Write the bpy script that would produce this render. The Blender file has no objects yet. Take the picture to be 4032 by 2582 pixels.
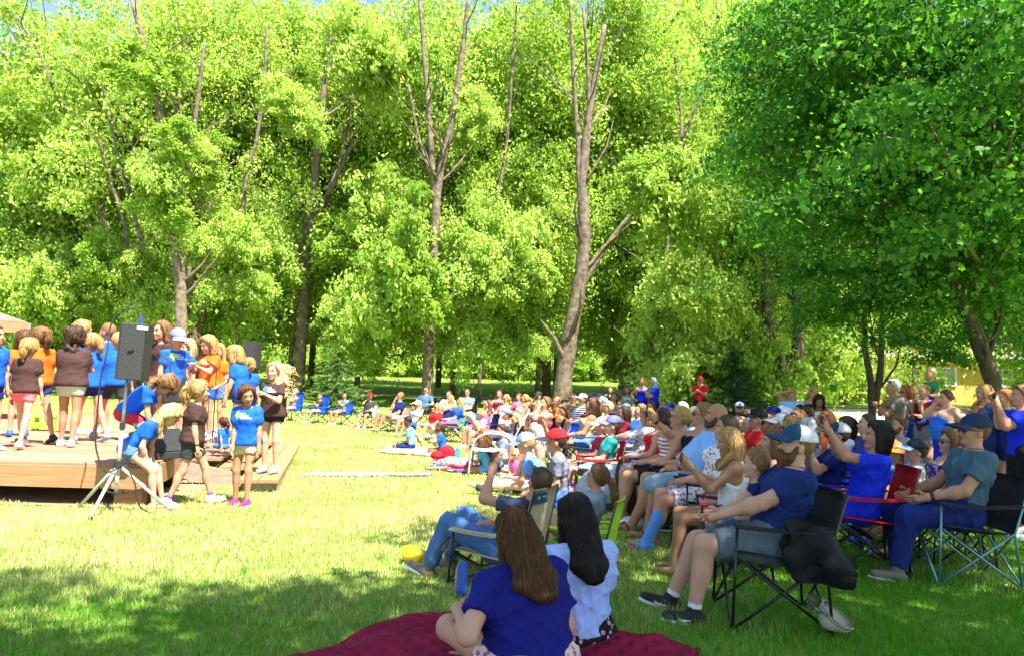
import bpy, math, random
import numpy as np
from mathutils import Vector, Matrix
SC = bpy.context.scene
COL = SC.collection
R = math.radians
# ---------------------------------------------------------------- camera
PITCH, ROLL, FPX = R(4.45), R(1.58), 3018.0          # FPX: focal length in photo pixels (4032 wide)
cam_d = bpy.data.cameras.new('camera'); cam = bpy.data.objects.new('camera', cam_d); COL.objects.link(cam)
CO = Vector((0, 0, 1.5))
_r = Vector((1, 0, 0)); _f = Vector((0, math.cos(PITCH), math.sin(PITCH))); _u = Vector((0, -math.sin(PITCH), math.cos(PITCH)))
CR = _r*math.cos(ROLL) + _u*math.sin(ROLL); CU = _u*math.cos(ROLL) - _r*math.sin(ROLL); CF = _f
_m = Matrix.Identity(4)
for i in range(3): _m[i][0] = CR[i]; _m[i][1] = CU[i]; _m[i][2] = -CF[i]; _m[i][3] = CO[i]
cam.matrix_world = _m
cam_d.sensor_width = 36; cam_d.lens = FPX/4032*36; cam_d.clip_end = 3000; cam_d.clip_start = 0.05
SC.camera = cam
# ---------------------------------------------------------------- light
SUN_DIR = Vector((0.34, -0.42, 1.0)).normalized()     # towards the sun
w = bpy.data.worlds.new('World'); SC.world = w; w.use_nodes = True
nt = w.node_tree; sky = nt.nodes.new('ShaderNodeTexSky'); sky.sky_type = 'NISHITA'; sky.sun_disc = False
sky.sun_elevation = math.asin(SUN_DIR.z); sky.sun_rotation = math.atan2(SUN_DIR.x, SUN_DIR.y)
bg = nt.nodes['Background']; bg.inputs['Strength'].default_value = 0.095
nt.links.new(sky.outputs[0], bg.inputs['Color'])
sun_d = bpy.data.lights.new('sun', 'SUN'); sun_d.energy = 5.0; sun_d.angle = R(0.5); sun_d.color = (1, .95, .86)
sun = bpy.data.objects.new('sun', sun_d); COL.objects.link(sun)
sun.rotation_euler = (-SUN_DIR).to_track_quat('-Z', 'Y').to_euler()
vs = SC.view_settings; vs.view_transform = 'Standard'; vs.look = 'None'; vs.gamma = 1; vs.exposure = 1.92
cy = SC.cycles; cy.max_bounces = 6; cy.diffuse_bounces = 4; cy.transmission_bounces = 4; cy.transparent_max_bounces = 4
cy.use_denoising = True; cy.sample_clamp_indirect = 6; cy.caustics_reflective = False; cy.caustics_refractive = False
# ---------------------------------------------------------------- helpers
rng = np.random.default_rng(7); random.seed(7)
def px_dir(u, v):
    d = CF + CR*((u-2016)/FPX) - CU*((v-1291)/FPX)
    return d / d.y
def at(u, v, d): return CO + px_dir(u, v)*d           # point seen at photo pixel (u, v), d metres ahead
def G1(y): return np.interp(y, [-80, 8, 30, 80, 100, 170, 280, 600], [0, 0, .42, 2.5, 6.5, 27, 62, 90])
def G(x, y): return float(G1(y))
def on_ground(u, v):                                  # ground point under a photo pixel
    d = px_dir(u, v)
    t = 2.0
    while t < 200 and CO.z + d.z*t > G(0, t): t += .02
    return Vector((d.x*t, t, G(0, t)))
MATS = {}
def mat(name, col=(.5,.5,.5), rough=.7, metal=0, spec=.3, bump=0, bscale=60, vary=0, vscale=4, attr=None, sss=0, trans=0, col2=None, kind=None, alpha=1):
    key = (name, tuple(col), rough, metal, bump, vary, col2, kind)
    if key in MATS: return MATS[key]
    m = bpy.data.materials.new(name); m.use_nodes = True; n = m.node_tree; N = n.nodes; L = n.links
    b = N['Principled BSDF']; b.inputs['Base Color'].default_value = (*col, 1); b.inputs['Roughness'].default_value = rough
    b.inputs['Metallic'].default_value = metal; b.inputs['Specular IOR Level'].default_value = spec
    tc = N.new('ShaderNodeTexCoord'); cs = None
    if kind:                                          # printed cloth patterns
        if kind == 'floral' or kind == 'camo':
            t = N.new('ShaderNodeTexVoronoi'); t.inputs['Scale'].default_value = 26 if kind == 'floral' else 18; L.new(tc.outputs['Object'], t.inputs['Vector'])
            rp = N.new('ShaderNodeValToRGB'); L.new(t.outputs['Distance'], rp.inputs[0]); rp.color_ramp.interpolation = 'CONSTANT'
            rp.color_ramp.elements[0].color = (*col2, 1); rp.color_ramp.elements[1].color = (*col, 1); rp.color_ramp.elements[1].position = .36
        elif kind in ('stripe', 'hstripe'):
            t = N.new('ShaderNodeTexWave'); t.bands_direction = 'Z' if kind == 'hstripe' else 'X'; t.inputs['Scale'].default_value = 7; L.new(tc.outputs['Object'], t.inputs['Vector'])
            t.inputs['Distortion'].default_value = .6; t.inputs['Detail'].default_value = 1
            rp = N.new('ShaderNodeValToRGB'); L.new(t.outputs['Fac'], rp.inputs[0]); rp.color_ramp.interpolation = 'CONSTANT'
            rp.color_ramp.elements[0].color = (*col2, 1); rp.color_ramp.elements[1].color = (*col, 1); rp.color_ramp.elements[1].position = .5
        elif kind == 'quilt':
            t = N.new('ShaderNodeTexChecker'); t.inputs['Scale'].default_value = 5.5; L.new(tc.outputs['Object'], t.inputs['Vector'])
            t.inputs['Color1'].default_value = (*col, 1); t.inputs['Color2'].default_value = (*col2, 1)
            t2 = N.new('ShaderNodeTexWhiteNoise'); sn = N.new('ShaderNodeVectorMath'); sn.operation = 'SNAP'; sn.inputs[1].default_value = (.18, .18, 10)
            L.new(tc.outputs['Object'], sn.inputs[0]); L.new(sn.outputs[0], t2.inputs['Vector'])
            rp = N.new('ShaderNodeValToRGB'); rp.color_ramp.interpolation = 'CONSTANT'
            e = rp.color_ramp.elements; e[0].color = (.55, .03, .04, 1); e[1].color = (.75, .72, .75, 1); e[1].position = .3
            for p_, c_ in ((.5, (.03, .08, .5, 1)), (.68, (.7, .2, .05, 1)), (.82, (.1, .4, .6, 1))): q = e.new(p_); q.color = c_
            L.new(t2.outputs['Value'], rp.inputs[0])
        cs = rp.outputs[0]
    if attr:
        a = N.new('ShaderNodeAttribute'); a.attribute_name = attr; cs = a.outputs['Color']
    if vary:
        t = N.new('ShaderNodeTexNoise'); t.inputs['Scale'].default_value = vscale; t.inputs['Detail'].default_value = 6; L.new(tc.outputs['Object'], t.inputs['Vector'])
        mx = N.new('ShaderNodeMix'); mx.data_type = 'RGBA'; mx.blend_type = 'MULTIPLY'; mx.inputs[0].default_value = 1
        if cs: L.new(cs, mx.inputs[6])
        else: mx.inputs[6].default_value = (*col, 1)
        mr = N.new('ShaderNodeMapRange'); mr.inputs[1].default_value = .25; mr.inputs[2].default_value = .75; mr.inputs[3].default_value = 1-vary; mr.inputs[4].default_value = 1+vary
        L.new(t.outputs['Fac'], mr.inputs[0]); L.new(mr.outputs[0], mx.inputs[7]); cs = mx.outputs[2]
    if cs: L.new(cs, b.inputs['Base Color'])
    if bump:
        t = N.new('ShaderNodeTexNoise'); t.inputs['Scale'].default_value = bscale; t.inputs['Detail'].default_value = 4; L.new(tc.outputs['Object'], t.inputs['Vector'])
        bp = N.new('ShaderNodeBump'); bp.inputs['Strength'].default_value = bump; bp.inputs['Distance'].default_value = .02; L.new(t.outputs['Fac'], bp.inputs['Height']); L.new(bp.outputs[0], b.inputs['Normal'])
    if sss: b.inputs['Subsurface Weight'].default_value = sss; b.inputs['Subsurface Radius'].default_value = (.02, .008, .004)
    MATS[key] = m; return m
def leaf_mat(name, c1, c2, tr=.45, tint=1.0):
    m = bpy.data.materials.new(name); m.use_nodes = True; n = m.node_tree; N = n.nodes; L = n.links; N.clear()
    o = N.new('ShaderNodeOutputMaterial'); df = N.new('ShaderNodeBsdfDiffuse'); tl = N.new('ShaderNodeBsdfTranslucent'); gl = N.new('ShaderNodeBsdfGlossy')
    g = N.new('ShaderNodeNewGeometry'); rp = N.new('ShaderNodeMix'); rp.data_type = 'RGBA'; rp.inputs[6].default_value = (*c1, 1); rp.inputs[7].default_value = (*c2, 1)
    L.new(g.outputs['Random Per Island'], rp.inputs[0]); L.new(rp.outputs[2], df.inputs['Color'])
    hs = N.new('ShaderNodeHueSaturation'); hs.inputs['Hue'].default_value = .485; hs.inputs['Saturation'].default_value = 1.05; hs.inputs['Value'].default_value = 1.5*tint; L.new(rp.outputs[2], hs.inputs['Color']); L.new(hs.outputs[0], tl.inputs['Color'])
    m1 = N.new('ShaderNodeMixShader'); m1.inputs[0].default_value = tr; L.new(df.outputs[0], m1.inputs[1]); L.new(tl.outputs[0], m1.inputs[2])
    gl.inputs['Roughness'].default_value = .6; gl.inputs['Color'].default_value = (1, 1, 1, 1)
    m2 = N.new('ShaderNodeMixShader'); m2.inputs[0].default_value = .012; L.new(m1.outputs[0], m2.inputs[1]); L.new(gl.outputs[0], m2.inputs[2])
    L.new(m2.outputs[0], o.inputs['Surface']); return m
def mesh_np(name, V, F, smooth=False, fm=None):
    """V (n,3); F list of index arrays, each (m,k)"""
    V = np.ascontiguousarray(V, np.float32); me = bpy.data.meshes.new(name)
    Fs = [np.asarray(f, np.int32) for f in F if len(f)]
    me.vertices.add(len(V)); me.vertices.foreach_set('co', V.ravel())
    nl = sum(f.size for f in Fs); npoly = sum(len(f) for f in Fs)
    me.loops.add(nl); me.polygons.add(npoly)
    if npoly:
        me.loops.foreach_set('vertex_index', np.concatenate([f.ravel() for f in Fs]))
        tot = np.concatenate([np.full(len(f), f.shape[1], np.int32) for f in Fs])
        me.polygons.foreach_set('loop_start', np.concatenate([[0], np.cumsum(tot)[:-1]]).astype(np.int32))
        if smooth: me.polygons.foreach_set('use_smooth', np.ones(npoly, bool))
        if fm is not None: me.polygons.foreach_set('material_index', np.asarray(fm, np.int32))
    me.update(calc_edges=True); me.validate(); return me
def col_attr(me, C):
    a = me.attributes.new('Col', 'FLOAT_COLOR', 'POINT'); C = np.asarray(C, np.float32)
    if C.shape[1] == 3: C = np.hstack([C, np.ones((len(C), 1), np.float32)])
    a.data.foreach_set('color', np.ascontiguousarray(C).ravel())
def link(name, me, mats=None, parent=None, loc=None, rotz=None):
    o = bpy.data.objects.new(name, me); COL.objects.link(o)
    if mats:
        for m in (mats if isinstance(mats, (list, tuple)) else [mats]): me.materials.append(m)
    if parent: o.parent = parent
    if loc is not None: o.location = loc
    if rotz is not None: o.rotation_euler = (0, 0, rotz)
    return o
def tag(o, label=None, cat=None, group=None, kind=None):
    if label: o['label'] = label
    if cat: o['category'] = cat
    if group: o['group'] = group
    if kind: o['kind'] = kind
    return o
def empty(name, loc, rotz=0, label=None, cat=None, group=None):
    o = bpy.data.objects.new(name, None); COL.objects.link(o); o.location = loc; o.rotation_euler = (0, 0, rotz); o.empty_display_size = .1
    return tag(o, label, cat, group)
class MB:
    """collects tubes, boxes and lofts into one mesh"""
    def __init__(s): s.V = []; s.F = []; s.n = 0; s.fm = []; s.mi = 0
    def add(s, V, F):
        s.V.append(np.asarray(V, float).reshape(-1, 3)); 
        for f in F: s.F.append([i + s.n for i in f]); s.fm.append(s.mi)
        s.n += len(s.V[-1]); return s
    def box(s, c, size, rot=None, taper=1.0):
        x, y, z = [a/2 for a in size]
        P = np.array([[-x,-y,-z],[x,-y,-z],[x,y,-z],[-x,y,-z],[-x*taper,-y*taper,z],[x*taper,-y*taper,z],[x*taper,y*taper,z],[-x*taper,y*taper,z]])
        if rot is not None: P = P @ np.array(rot.to_matrix() if hasattr(rot, 'to_matrix') else rot).T
        return s.add(P + np.array(c), [(0,3,2,1),(4,5,6,7),(0,1,5,4),(1,2,6,5),(2,3,7,6),(3,0,4,7)])
    def beam(s, a, b, wd, h, up=(0,0,1)):
        a = Vector(a); b = Vector(b); y = (b-a); l = y.length; y.normalize(); x = y.cross(Vector(up)).normalized(); z = x.cross(y)
        rot = np.array([x, y, z]).T
        return s.box((a+b)/2, (wd, l, h), rot)
    def tube(s, pts, rad, n=8, cap=True, squash=1.0):
        pts = [Vector(p) for p in pts]; m = len(pts)
        if not hasattr(rad, '__len__'): rad = [rad]*m
        V = []; F = []; prev = None
        for i, p in enumerate(pts):
            t = (pts[min(i+1, m-1)] - pts[max(i-1, 0)])
            if t.length < 1e-9: t = Vector((0, 0, 1))
            t.normalize()
            if prev is None: a = t.orthogonal().normalized()
            else:
                a = prev - t*prev.dot(t)
                a = a.normalized() if a.length > 1e-6 else t.orthogonal().normalized()
            prev = a; b = t.cross(a)
            for k in range(n):
                an = 2*math.pi*k/n; V.append(p + a*(math.cos(an)*rad[i]) + b*(math.sin(an)*rad[i]*squash))
        for i in range(m-1):
            for k in range(n):
                k2 = (k+1) % n; F.append((i*n+k, i*n+k2, (i+1)*n+k2, (i+1)*n+k))
        if cap: F.append(tuple(range(n-1, -1, -1))); F.append(tuple((m-1)*n+k for k in range(n)))
        return s.add([tuple(v) for v in V], F)
    def ball(s, c, r, seg=8, ring=5, rot=None):
        r = (r, r, r) if not hasattr(r, '__len__') else r
        V = [(0, 0, r[2])]; F = []
        for i in range(1, ring):
            th = math.pi*i/ring
            for k in range(seg): ph = 2*math.pi*k/seg; V.append((r[0]*math.sin(th)*math.cos(ph), r[1]*math.sin(th)*math.sin(ph), r[2]*math.cos(th)))
        V.append((0, 0, -r[2])); e = len(V)-1
        for k in range(seg):
            k2 = (k+1) % seg; F.append((0, 1+k, 1+k2)); F.append((e, e-seg+k2, e-seg+k))
            for i in range(ring-2): F.append((1+i*seg+k, 1+(i+1)*seg+k, 1+(i+1)*seg+k2, 1+i*seg+k2))
        V = np.array(V)
        if rot is not None: V = V @ np.asarray(rot).T
        return s.add(V + np.array(c), F)
    def sheet(s, P, nu, nv, th=.01):
        """closed slab from a grid of points P[(nu),(nv)]"""
        P = np.asarray(P, float).reshape(nu, nv, 3)
        du = np.gradient(P, axis=0); dv = np.gradient(P, axis=1); nn = np.cross(du, dv); nn /= np.linalg.norm(nn, axis=2, keepdims=True)+1e-9
        A = (P + nn*th/2).reshape(-1, 3); B = (P - nn*th/2).reshape(-1, 3); N = nu*nv; F = []
        for i in range(nu-1):
            for j in range(nv-1):
                q = (i*nv+j, (i+1)*nv+j, (i+1)*nv+j+1, i*nv+j+1); F.append(q); F.append(tuple(N+k for k in q[::-1]))
        ring = [i*nv for i in range(nu)] + [(nu-1)*nv+j for j in range(1, nv)] + [i*nv+nv-1 for i in range(nu-2, -1, -1)] + [j for j in range(nv-2, 0, -1)]
        for a, b in zip(ring, ring[1:]+ring[:1]): F.append((a, N+a, N+b, b)[::-1])
        return s.add(np.vstack([A, B]), F)
    def mesh(s, name, smooth=False):
        me = bpy.data.meshes.new(name); me.from_pydata(np.vstack(s.V).tolist(), [], s.F)
        if smooth: me.polygons.foreach_set('use_smooth', np.ones(len(me.polygons), bool))
        me.polygons.foreach_set('material_index', np.array(s.fm, np.int32)); me.update(); return me
    def build(s, name, mats, parent=None, smooth=False, loc=None, rotz=None, bevel=0):
        o = link(name, s.mesh(name, smooth), mats, parent, loc, rotz)
        if bevel: b = o.modifiers.new('bevel', 'BEVEL'); b.width = bevel; b.segments = 2; b.limit_method = 'ANGLE'
        return o
# ================================================================ GROUND
def grid(xs, ys, dz=0):
    X, Y = np.meshgrid(xs, ys); Z = G1(Y) + dz
    V = np.stack([X, Y, Z], -1).reshape(-1, 3); nx = len(xs); i = np.arange(len(ys)-1)[:, None]*nx + np.arange(nx-1)[None]
    return V, [np.stack([i, i+1, i+nx+1, i+nx], -1).reshape(-1, 4)]
def ground_mat():
    m = bpy.data.materials.new('lawn'); m.use_nodes = True; n = m.node_tree; N = n.nodes; L = n.links; b = N['Principled BSDF']; b.inputs['Roughness'].default_value = .9; b.inputs['Specular IOR Level'].default_value = .1
    tc = N.new('ShaderNodeTexCoord')
    def noise(sc, det=6):
        t = N.new('ShaderNodeTexNoise'); t.inputs['Scale'].default_value = sc; t.inputs['Detail'].default_value = det; L.new(tc.outputs['Object'], t.inputs['Vector']); return t.outputs['Fac']
    def mix(f, a, c, typ='MIX'):
        x = N.new('ShaderNodeMix'); x.data_type = 'RGBA'; x.blend_type = typ
        if isinstance(f, float): x.inputs[0].default_value = f
        else: L.new(f, x.inputs[0])
        for k, q in ((6, a), (7, c)):
            if isinstance(q, tuple): x.inputs[k].default_value = (*q, 1)
            else: L.new(q, x.inputs[k])
        return x.outputs[2]
    def ramp(f, a, c):
        r = N.new('ShaderNodeMapRange'); r.inputs[1].default_value = a; r.inputs[2].default_value = c; L.new(f, r.inputs[0]); return r.outputs[0]
    fine = ramp(noise(45), .3, .7); mid = ramp(noise(3.2), .35, .65); big = ramp(noise(.5, 3), .35, .65)
    c = mix(fine, (.12, .2, .03), (.32, .36, .09)); c2 = mix(fine, (.3, .32, .09), (.5, .46, .18)); c = mix(mid, c, c2)
    c = mix(big, c, (.13, .2, .03)); 
    sx = N.new('ShaderNodeSeparateXYZ'); L.new(tc.outputs['Object'], sx.inputs[0])
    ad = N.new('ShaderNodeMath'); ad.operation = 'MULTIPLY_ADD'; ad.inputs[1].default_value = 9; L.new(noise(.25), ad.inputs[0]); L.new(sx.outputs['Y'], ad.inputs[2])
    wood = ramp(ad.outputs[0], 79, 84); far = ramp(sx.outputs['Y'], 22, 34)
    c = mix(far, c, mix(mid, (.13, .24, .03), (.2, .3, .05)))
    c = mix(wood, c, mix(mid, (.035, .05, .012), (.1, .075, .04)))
    L.new(c, b.inputs['Base Color'])
    bp = N.new('ShaderNodeBump'); bp.inputs['Strength'].default_value = .7; bp.inputs['Distance'].default_value = .03; L.new(noise(60), bp.inputs['Height']); L.new(bp.outputs[0], b.inputs['Normal'])
    return m
xs = np.concatenate([[-400, -250], np.arange(-160, 161, 4.), [250, 400]]); ys = np.concatenate([[-80, -40, -10], np.arange(0, 30, 2.), np.arange(30, 120, 3.), np.arange(120, 300, 10.), [400, 600]])
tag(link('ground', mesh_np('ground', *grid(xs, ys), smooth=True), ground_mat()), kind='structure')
V, F = grid(np.arange(-70, 71, 2.), np.linspace(41.2, 43.8, 4), .015); V[:, 1] += 1.2*np.sin(V[:, 0]*.07); V[:, 2] = G1(V[:, 1]) + .015
tag(link('path', mesh_np('path', V, F, smooth=True), mat('gravel', (.42, .38, .33), .9, bump=.4, vary=.25)), kind='structure')
# grass blades
def grass():
    P = []
    for y0, y1, n, ln, wd in ((3.2, 6, 95000, .062, .005), (6, 10, 135000, .058, .0075), (10, 16, 110000, .055, .012), (16, 30, 90000, .055, .022)):
        y = rng.uniform(y0, y1, n*2); x = rng.uniform(-.74, .95, n*2)*y; keep = rng.random(n*2) < (y/y1); y = y[keep][:n]; x = x[keep][:n]; k = len(x)
        P.append(np.stack([x, y, ln*rng.uniform(.45, 1.25, k), wd*rng.uniform(.6, 1.3, k)], 1))
    P = np.vstack(P)
    ok = ~((P[:, 0] < -4.1-.22*(P[:, 1]-8.95)) & (P[:, 1] > 8.9+.1*np.sin(P[:, 0]*4)) & (P[:, 1] < 19.6)); P = P[ok]; n = len(P)
    pat = np.sin(P[:, 0]*1.7+1.3*np.sin(P[:, 1]*1.1))*np.sin(P[:, 1]*1.3+1.1*np.sin(P[:, 0]*.9)) + .45*np.sin(P[:, 0]*5.1+P[:, 1]*2.3)*np.sin(P[:, 1]*6.3-P[:, 0]*3)
    P[:, 2] *= 1 + .25*pat
    a = rng.uniform(0, 2*np.pi, n); b = a + rng.uniform(-1, 1, n) + np.pi/2; lean = P[:, 2]*rng.uniform(.15, .95, n)
    base = np.stack([P[:, 0], P[:, 1], G1(P[:, 1])-.004], 1); s = np.stack([np.cos(a), np.sin(a), 0*a], 1)*P[:, 3:4]*.5; l = np.stack([np.cos(b), np.sin(b), 0*b], 1)*lean[:, None]; up = np.array([0, 0, 1])
    h = np.sqrt(np.maximum(P[:, 2]**2 - lean**2*.7, .0001))[:, None]
    V = np.stack([base-s, base+s, base+s*.75+l*.32+up*h*.6, base-s*.75+l*.32+up*h*.6, base+l+up*h], 1).reshape(-1, 3); i = np.arange(n)[:, None]*5
    me = mesh_np('grass', V, [i+np.array([0, 1, 2, 3]), i+np.array([3, 2, 4])])
    dry_lit = np.clip((.70+.26*pat) + rng.normal(0, .3, n) - np.clip((P[:, 0]-.2)/2.5, 0, 1)*.75 - np.clip((7-P[:,1])/4, 0, .6)*(P[:,0]>-9), 0, 1)[:, None]; br = rng.uniform(.75, 1.3, n)[:, None]  # straw patches, plus sunlit paleness and shaded green put into the blade colour
    C = (np.array([.10, .34, .015])*(1-dry_lit) + np.array([.70, .60, .27])*dry_lit)*br
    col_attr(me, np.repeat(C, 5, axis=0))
    m = bpy.data.materials.new('grass_blade'); m.use_nodes = True; N = m.node_tree.nodes; L = m.node_tree.links; N.clear(); o = N.new('ShaderNodeOutputMaterial'); at_ = N.new('ShaderNodeAttribute'); at_.attribute_name = 'Col'
    d = N.new('ShaderNodeBsdfDiffuse'); t = N.new('ShaderNodeBsdfTranslucent'); x = N.new('ShaderNodeMixShader'); x.inputs[0].default_value = .35; L.new(at_.outputs[0], d.inputs[0]); L.new(at_.outputs[0], t.inputs[0]); L.new(d.outputs[0], x.inputs[1]); L.new(t.outputs[0], x.inputs[2]); L.new(x.outputs[0], o.inputs[0])
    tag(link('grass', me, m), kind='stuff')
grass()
# ================================================================ TREES
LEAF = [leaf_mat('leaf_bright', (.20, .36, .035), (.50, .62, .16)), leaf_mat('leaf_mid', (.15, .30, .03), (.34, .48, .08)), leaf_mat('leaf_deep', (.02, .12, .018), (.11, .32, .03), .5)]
BARK = mat('bark', (.16, .12, .085), .9, bump=1.0, bscale=14, vary=.7, vscale=5)
BARK_DARK = mat('bark_dark', (.085, .062, .042), .9, bump=1.0, bscale=16, vary=.45, vscale=8)
def leaf_quads(P, size, droop, lobed=False):
    """a leaf for each point: normals mostly up, tips drooping"""
    n = len(P); az = rng.uniform(0, 2*np.pi, n); dr = np.clip(rng.normal(droop, .6, n), -.9, 1.5); tw = rng.normal(0, .75, n)
    f = np.stack([np.cos(az)*np.cos(dr), np.sin(az)*np.cos(dr), -np.sin(dr)], 1); s0 = np.stack([-np.sin(az), np.cos(az), 0*az], 1); nn = np.cross(f, s0)
    s = s0*np.cos(tw)[:, None] + nn*np.sin(tw)[:, None]; L = (size*rng.uniform(.6, 1.3, n))[:, None]; W = L*.33
    if not lobed:
        V = np.stack([P, P+f*L*.4+s*W, P+f*L, P+f*L*.45-s*W], 1).reshape(-1, 3); i = np.arange(n)[:, None]*4
        return V, [i+np.array([0, 1, 2, 3])]
    K = [(0, 0), (.12, .42), (.38, .30), (.55, .52), (.66, .2), (1, 0), (.66, -.2), (.55, -.52), (.38, -.30), (.12, -.42)]
    V = np.stack([P+f*L*a+s*L*b for a, b in K], 1).reshape(-1, 3); i = np.arange(n)[:, None]*10
    return V, [i+np.array([0, 1, 2, 3, 4, 5, 6, 7, 8, 9])]
def crown_mesh(seed, r, nb, nl, size, m, droop=.5, lobed=False, hollow=.30, flat=.3, twig=True, spread=(.20, .34), rag=False):
    global rng
    old = rng; rng = np.random.default_rng(seed); pts = []; W = MB(); W.mi = 1; c0 = seed*1.7
    for k in range(nb):
        d = rng.normal(size=3); d /= np.linalg.norm(d); d[2] = d[2]*.9 + .05; q = rng.uniform(hollow, 1)**.6
        gap = math.sin(d[0]*5+seed)+math.sin(d[1]*6+2*seed)+math.sin(d[2]*7+c0)
        if rag and gap < -1.0: continue
        c = d*np.array(r)*q*(rng.uniform(.85, 1.12) if not rag else rng.uniform(.62, 1.30)); L = rng.uniform(*spread)*r[0]; out = np.array([d[0], d[1], 0]); out /= np.linalg.norm(out)+1e-6; side = np.array([-out[1], out[0], 0])
        n = int(nl*rng.uniform(.6, 1.4)); g = rng.normal(size=(n, 3))*.5*(rng.uniform(.6, 1.5, 3) if rag else 1)
        g = np.where(rng.random((n, 1)) < .5, g/np.maximum(np.linalg.norm(g, axis=1, keepdims=True), .4)*.85, g)
        p = c + out*g[:, :1]*L*1.25 + side*g[:, 1:2]*L*.8 + np.array([0, 0, 1])*(g[:, 2:]*L*flat*1.3 - .38*L*(g[:, :1]+.3)**2)
        pts.append(p)
        if twig and k % 2 == 0: W.tube([c*np.array([.25, .25, .6]) - np.array([0, 0, .25*r[0]]), c*.7-np.array([0, 0, .12*L]), c+out*L*.6-np.array([0, 0, .1*L])], [.05*r[0]/5, .03*r[0]/5, .008], 4, False)
    P = np.vstack(pts); V, F = leaf_quads(P, size, droop, lobed)
    nF = sum(len(f) for f in F)
    if twig and W.n:
        wv = np.vstack(W.V); wf = np.array(W.F) + len(V); V = np.vstack([V, wv]); F = F + [wf]; fm = np.concatenate([np.zeros(nF, int), np.ones(len(wf), int)])
    else: fm = None
    me = mesh_np('crown', V, F, fm=fm); me.materials.append(m); me.materials.append(BARK); rng = old
    return me
CR_BIG = [crown_mesh(10+i, (5.4, 5.4, 9.2), 300, 185, .225, LEAF[i % 2], droop=.75, flat=.8, spread=(.08, .30), rag=True) for i in range(4)]
CR_MID = [crown_mesh(30+i, (4.4, 4.4, 5.6), 190, 165, .21, LEAF[i % 2], droop=.75, flat=.8, spread=(.09, .32), rag=True) for i in range(3)]
CR_BOUGH = [crown_mesh(80+i, (2.4, 2.4, 2.4), 46, 125, .29, LEAF[i % 2], droop=.8, flat=.7, spread=(.12, .42), hollow=.0, rag=True) for i in range(3)]
CR_SHRUB = [crown_mesh(50+i, (2.0, 2.0, 1.6), 34, 150, .2, LEAF[i % 2], droop=.4, twig=False) for i in range(3)]
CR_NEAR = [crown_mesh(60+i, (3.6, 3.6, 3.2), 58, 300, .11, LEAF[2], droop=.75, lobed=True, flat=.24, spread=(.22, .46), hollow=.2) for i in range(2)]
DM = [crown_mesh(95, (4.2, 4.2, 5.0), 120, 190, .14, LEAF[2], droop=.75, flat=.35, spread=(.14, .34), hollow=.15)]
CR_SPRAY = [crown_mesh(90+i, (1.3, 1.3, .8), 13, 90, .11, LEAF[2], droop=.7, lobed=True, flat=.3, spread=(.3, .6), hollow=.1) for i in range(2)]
T_ = CR_SPRAY
CR_CANOPY = [crown_mesh(70+i, (3.4, 3.4, 2.2), (62, 33)[i], (170, 100)[i], .2, LEAF[1], droop=.4) for i in range(2)]
def crown(parent, me, loc, s=1, rz=None):
    o = link('crown', me, None, parent, loc, random.uniform(0, 6.28) if rz is None else rz); o.scale = (s, s, s) if not hasattr(s, '__len__') else s; return o
def D2(u, v): return u*1.6765, v*1.6765
def stem_pts(st, d, base=None):
    pts = []; rad = []
    for q in st:
        u, v = D2(q[0], q[1]); dd = q[3] if len(q) > 3 else 0
        pts.append(at(u, v, d+dd) - base); rad.append(q[2]*.86*1.6765/2*(d+dd)/FPX)
    return pts, rad
def smooth_poly(P, Rr, k=4, wob=.0):
    out = []; rr = []; m = len(P)
    for i in range(m-1):
        p0 = P[max(i-1, 0)]; p1 = P[i]; p2 = P[i+1]; p3 = P[min(i+2, m-1)]
        for j in range(k):
            t = j/k; q = .5*((2*p1) + (p2-p0)*t + (2*p0-5*p1+4*p2-p3)*t*t + (3*p1-p0-3*p2+p3)*t**3)
            if wob: q = q + Vector((random.uniform(-wob, wob), random.uniform(-wob, wob), 0))
            out.append(q); rr.append((Rr[i]*(1-t) + Rr[i+1]*t)*random.uniform(.95, 1.05))
    return out + [P[-1]], rr + [Rr[-1]]
def tree(label, d, stems, crowns, bark=None, group=None, name='tree'):
    bark = bark or BARK; u, v = D2(stems[0][0][0], stems[0][0][1]); p = at(u, v, d); base = Vector((p.x, p.y, G(p.x, p.y)))
    o = empty(name, base, 0, label, 'tree', group)
    for i, st in enumerate(stems):
        P, r = stem_pts(st, d, base)
        if i == 0: P = [Vector((P[0].x, P[0].y, -.15)), Vector((P[0].x, P[0].y, .35))] + P[0:1]*(1 if P[0].z > .6 else 0) + P[1:]; r = [r[0]*1.5, r[0]*1.12] + (r[0:1] if len(P) > len(r)+1 else []) + r[1:]
        P, r = smooth_poly(P, r, 5, .02); T = MB().tube(P, r, 10)
        for k in range(max(2, len(P)//3)):                    # side branches carrying the foliage
            j = random.randint(len(P)//3, len(P)-2); a = random.uniform(0, 6.28); L = random.uniform(1.2, 3.4)*(1 if d > 25 else .5); q = Vector((math.cos(a), math.sin(a), random.uniform(.5, 1.3))).normalized(); e = P[j]+q*L*.5+Vector((0, 0, .1*L)); rr_ = r[j]*random.uniform(.28, .45)
            T.tube([P[j], P[j]+q*L*.22, e, e+(q+Vector((random.uniform(-.5, .5), random.uniform(-.5, .5), .3)))*L*.4], [rr_, rr_*.85, rr_*.6, .012], 6, False)
        T.build('trunk' if i == 0 else 'limb', bark, o, True)
    for c in crowns:                                     # (u, v, extra depth, scale, mesh)
        u, v = D2(c[0], c[1]); crown(o, c[4], at(u, v, d+c[2]+(2.5 if d > 28 else 0)) - base, c[3])
    return o
def slim(label, d, stems, cr=()): return tree(label, d, stems, cr, BARK, None)
B, M_, S_, N_ = CR_BIG, CR_MID, CR_SHRUB, CR_NEAR
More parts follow.
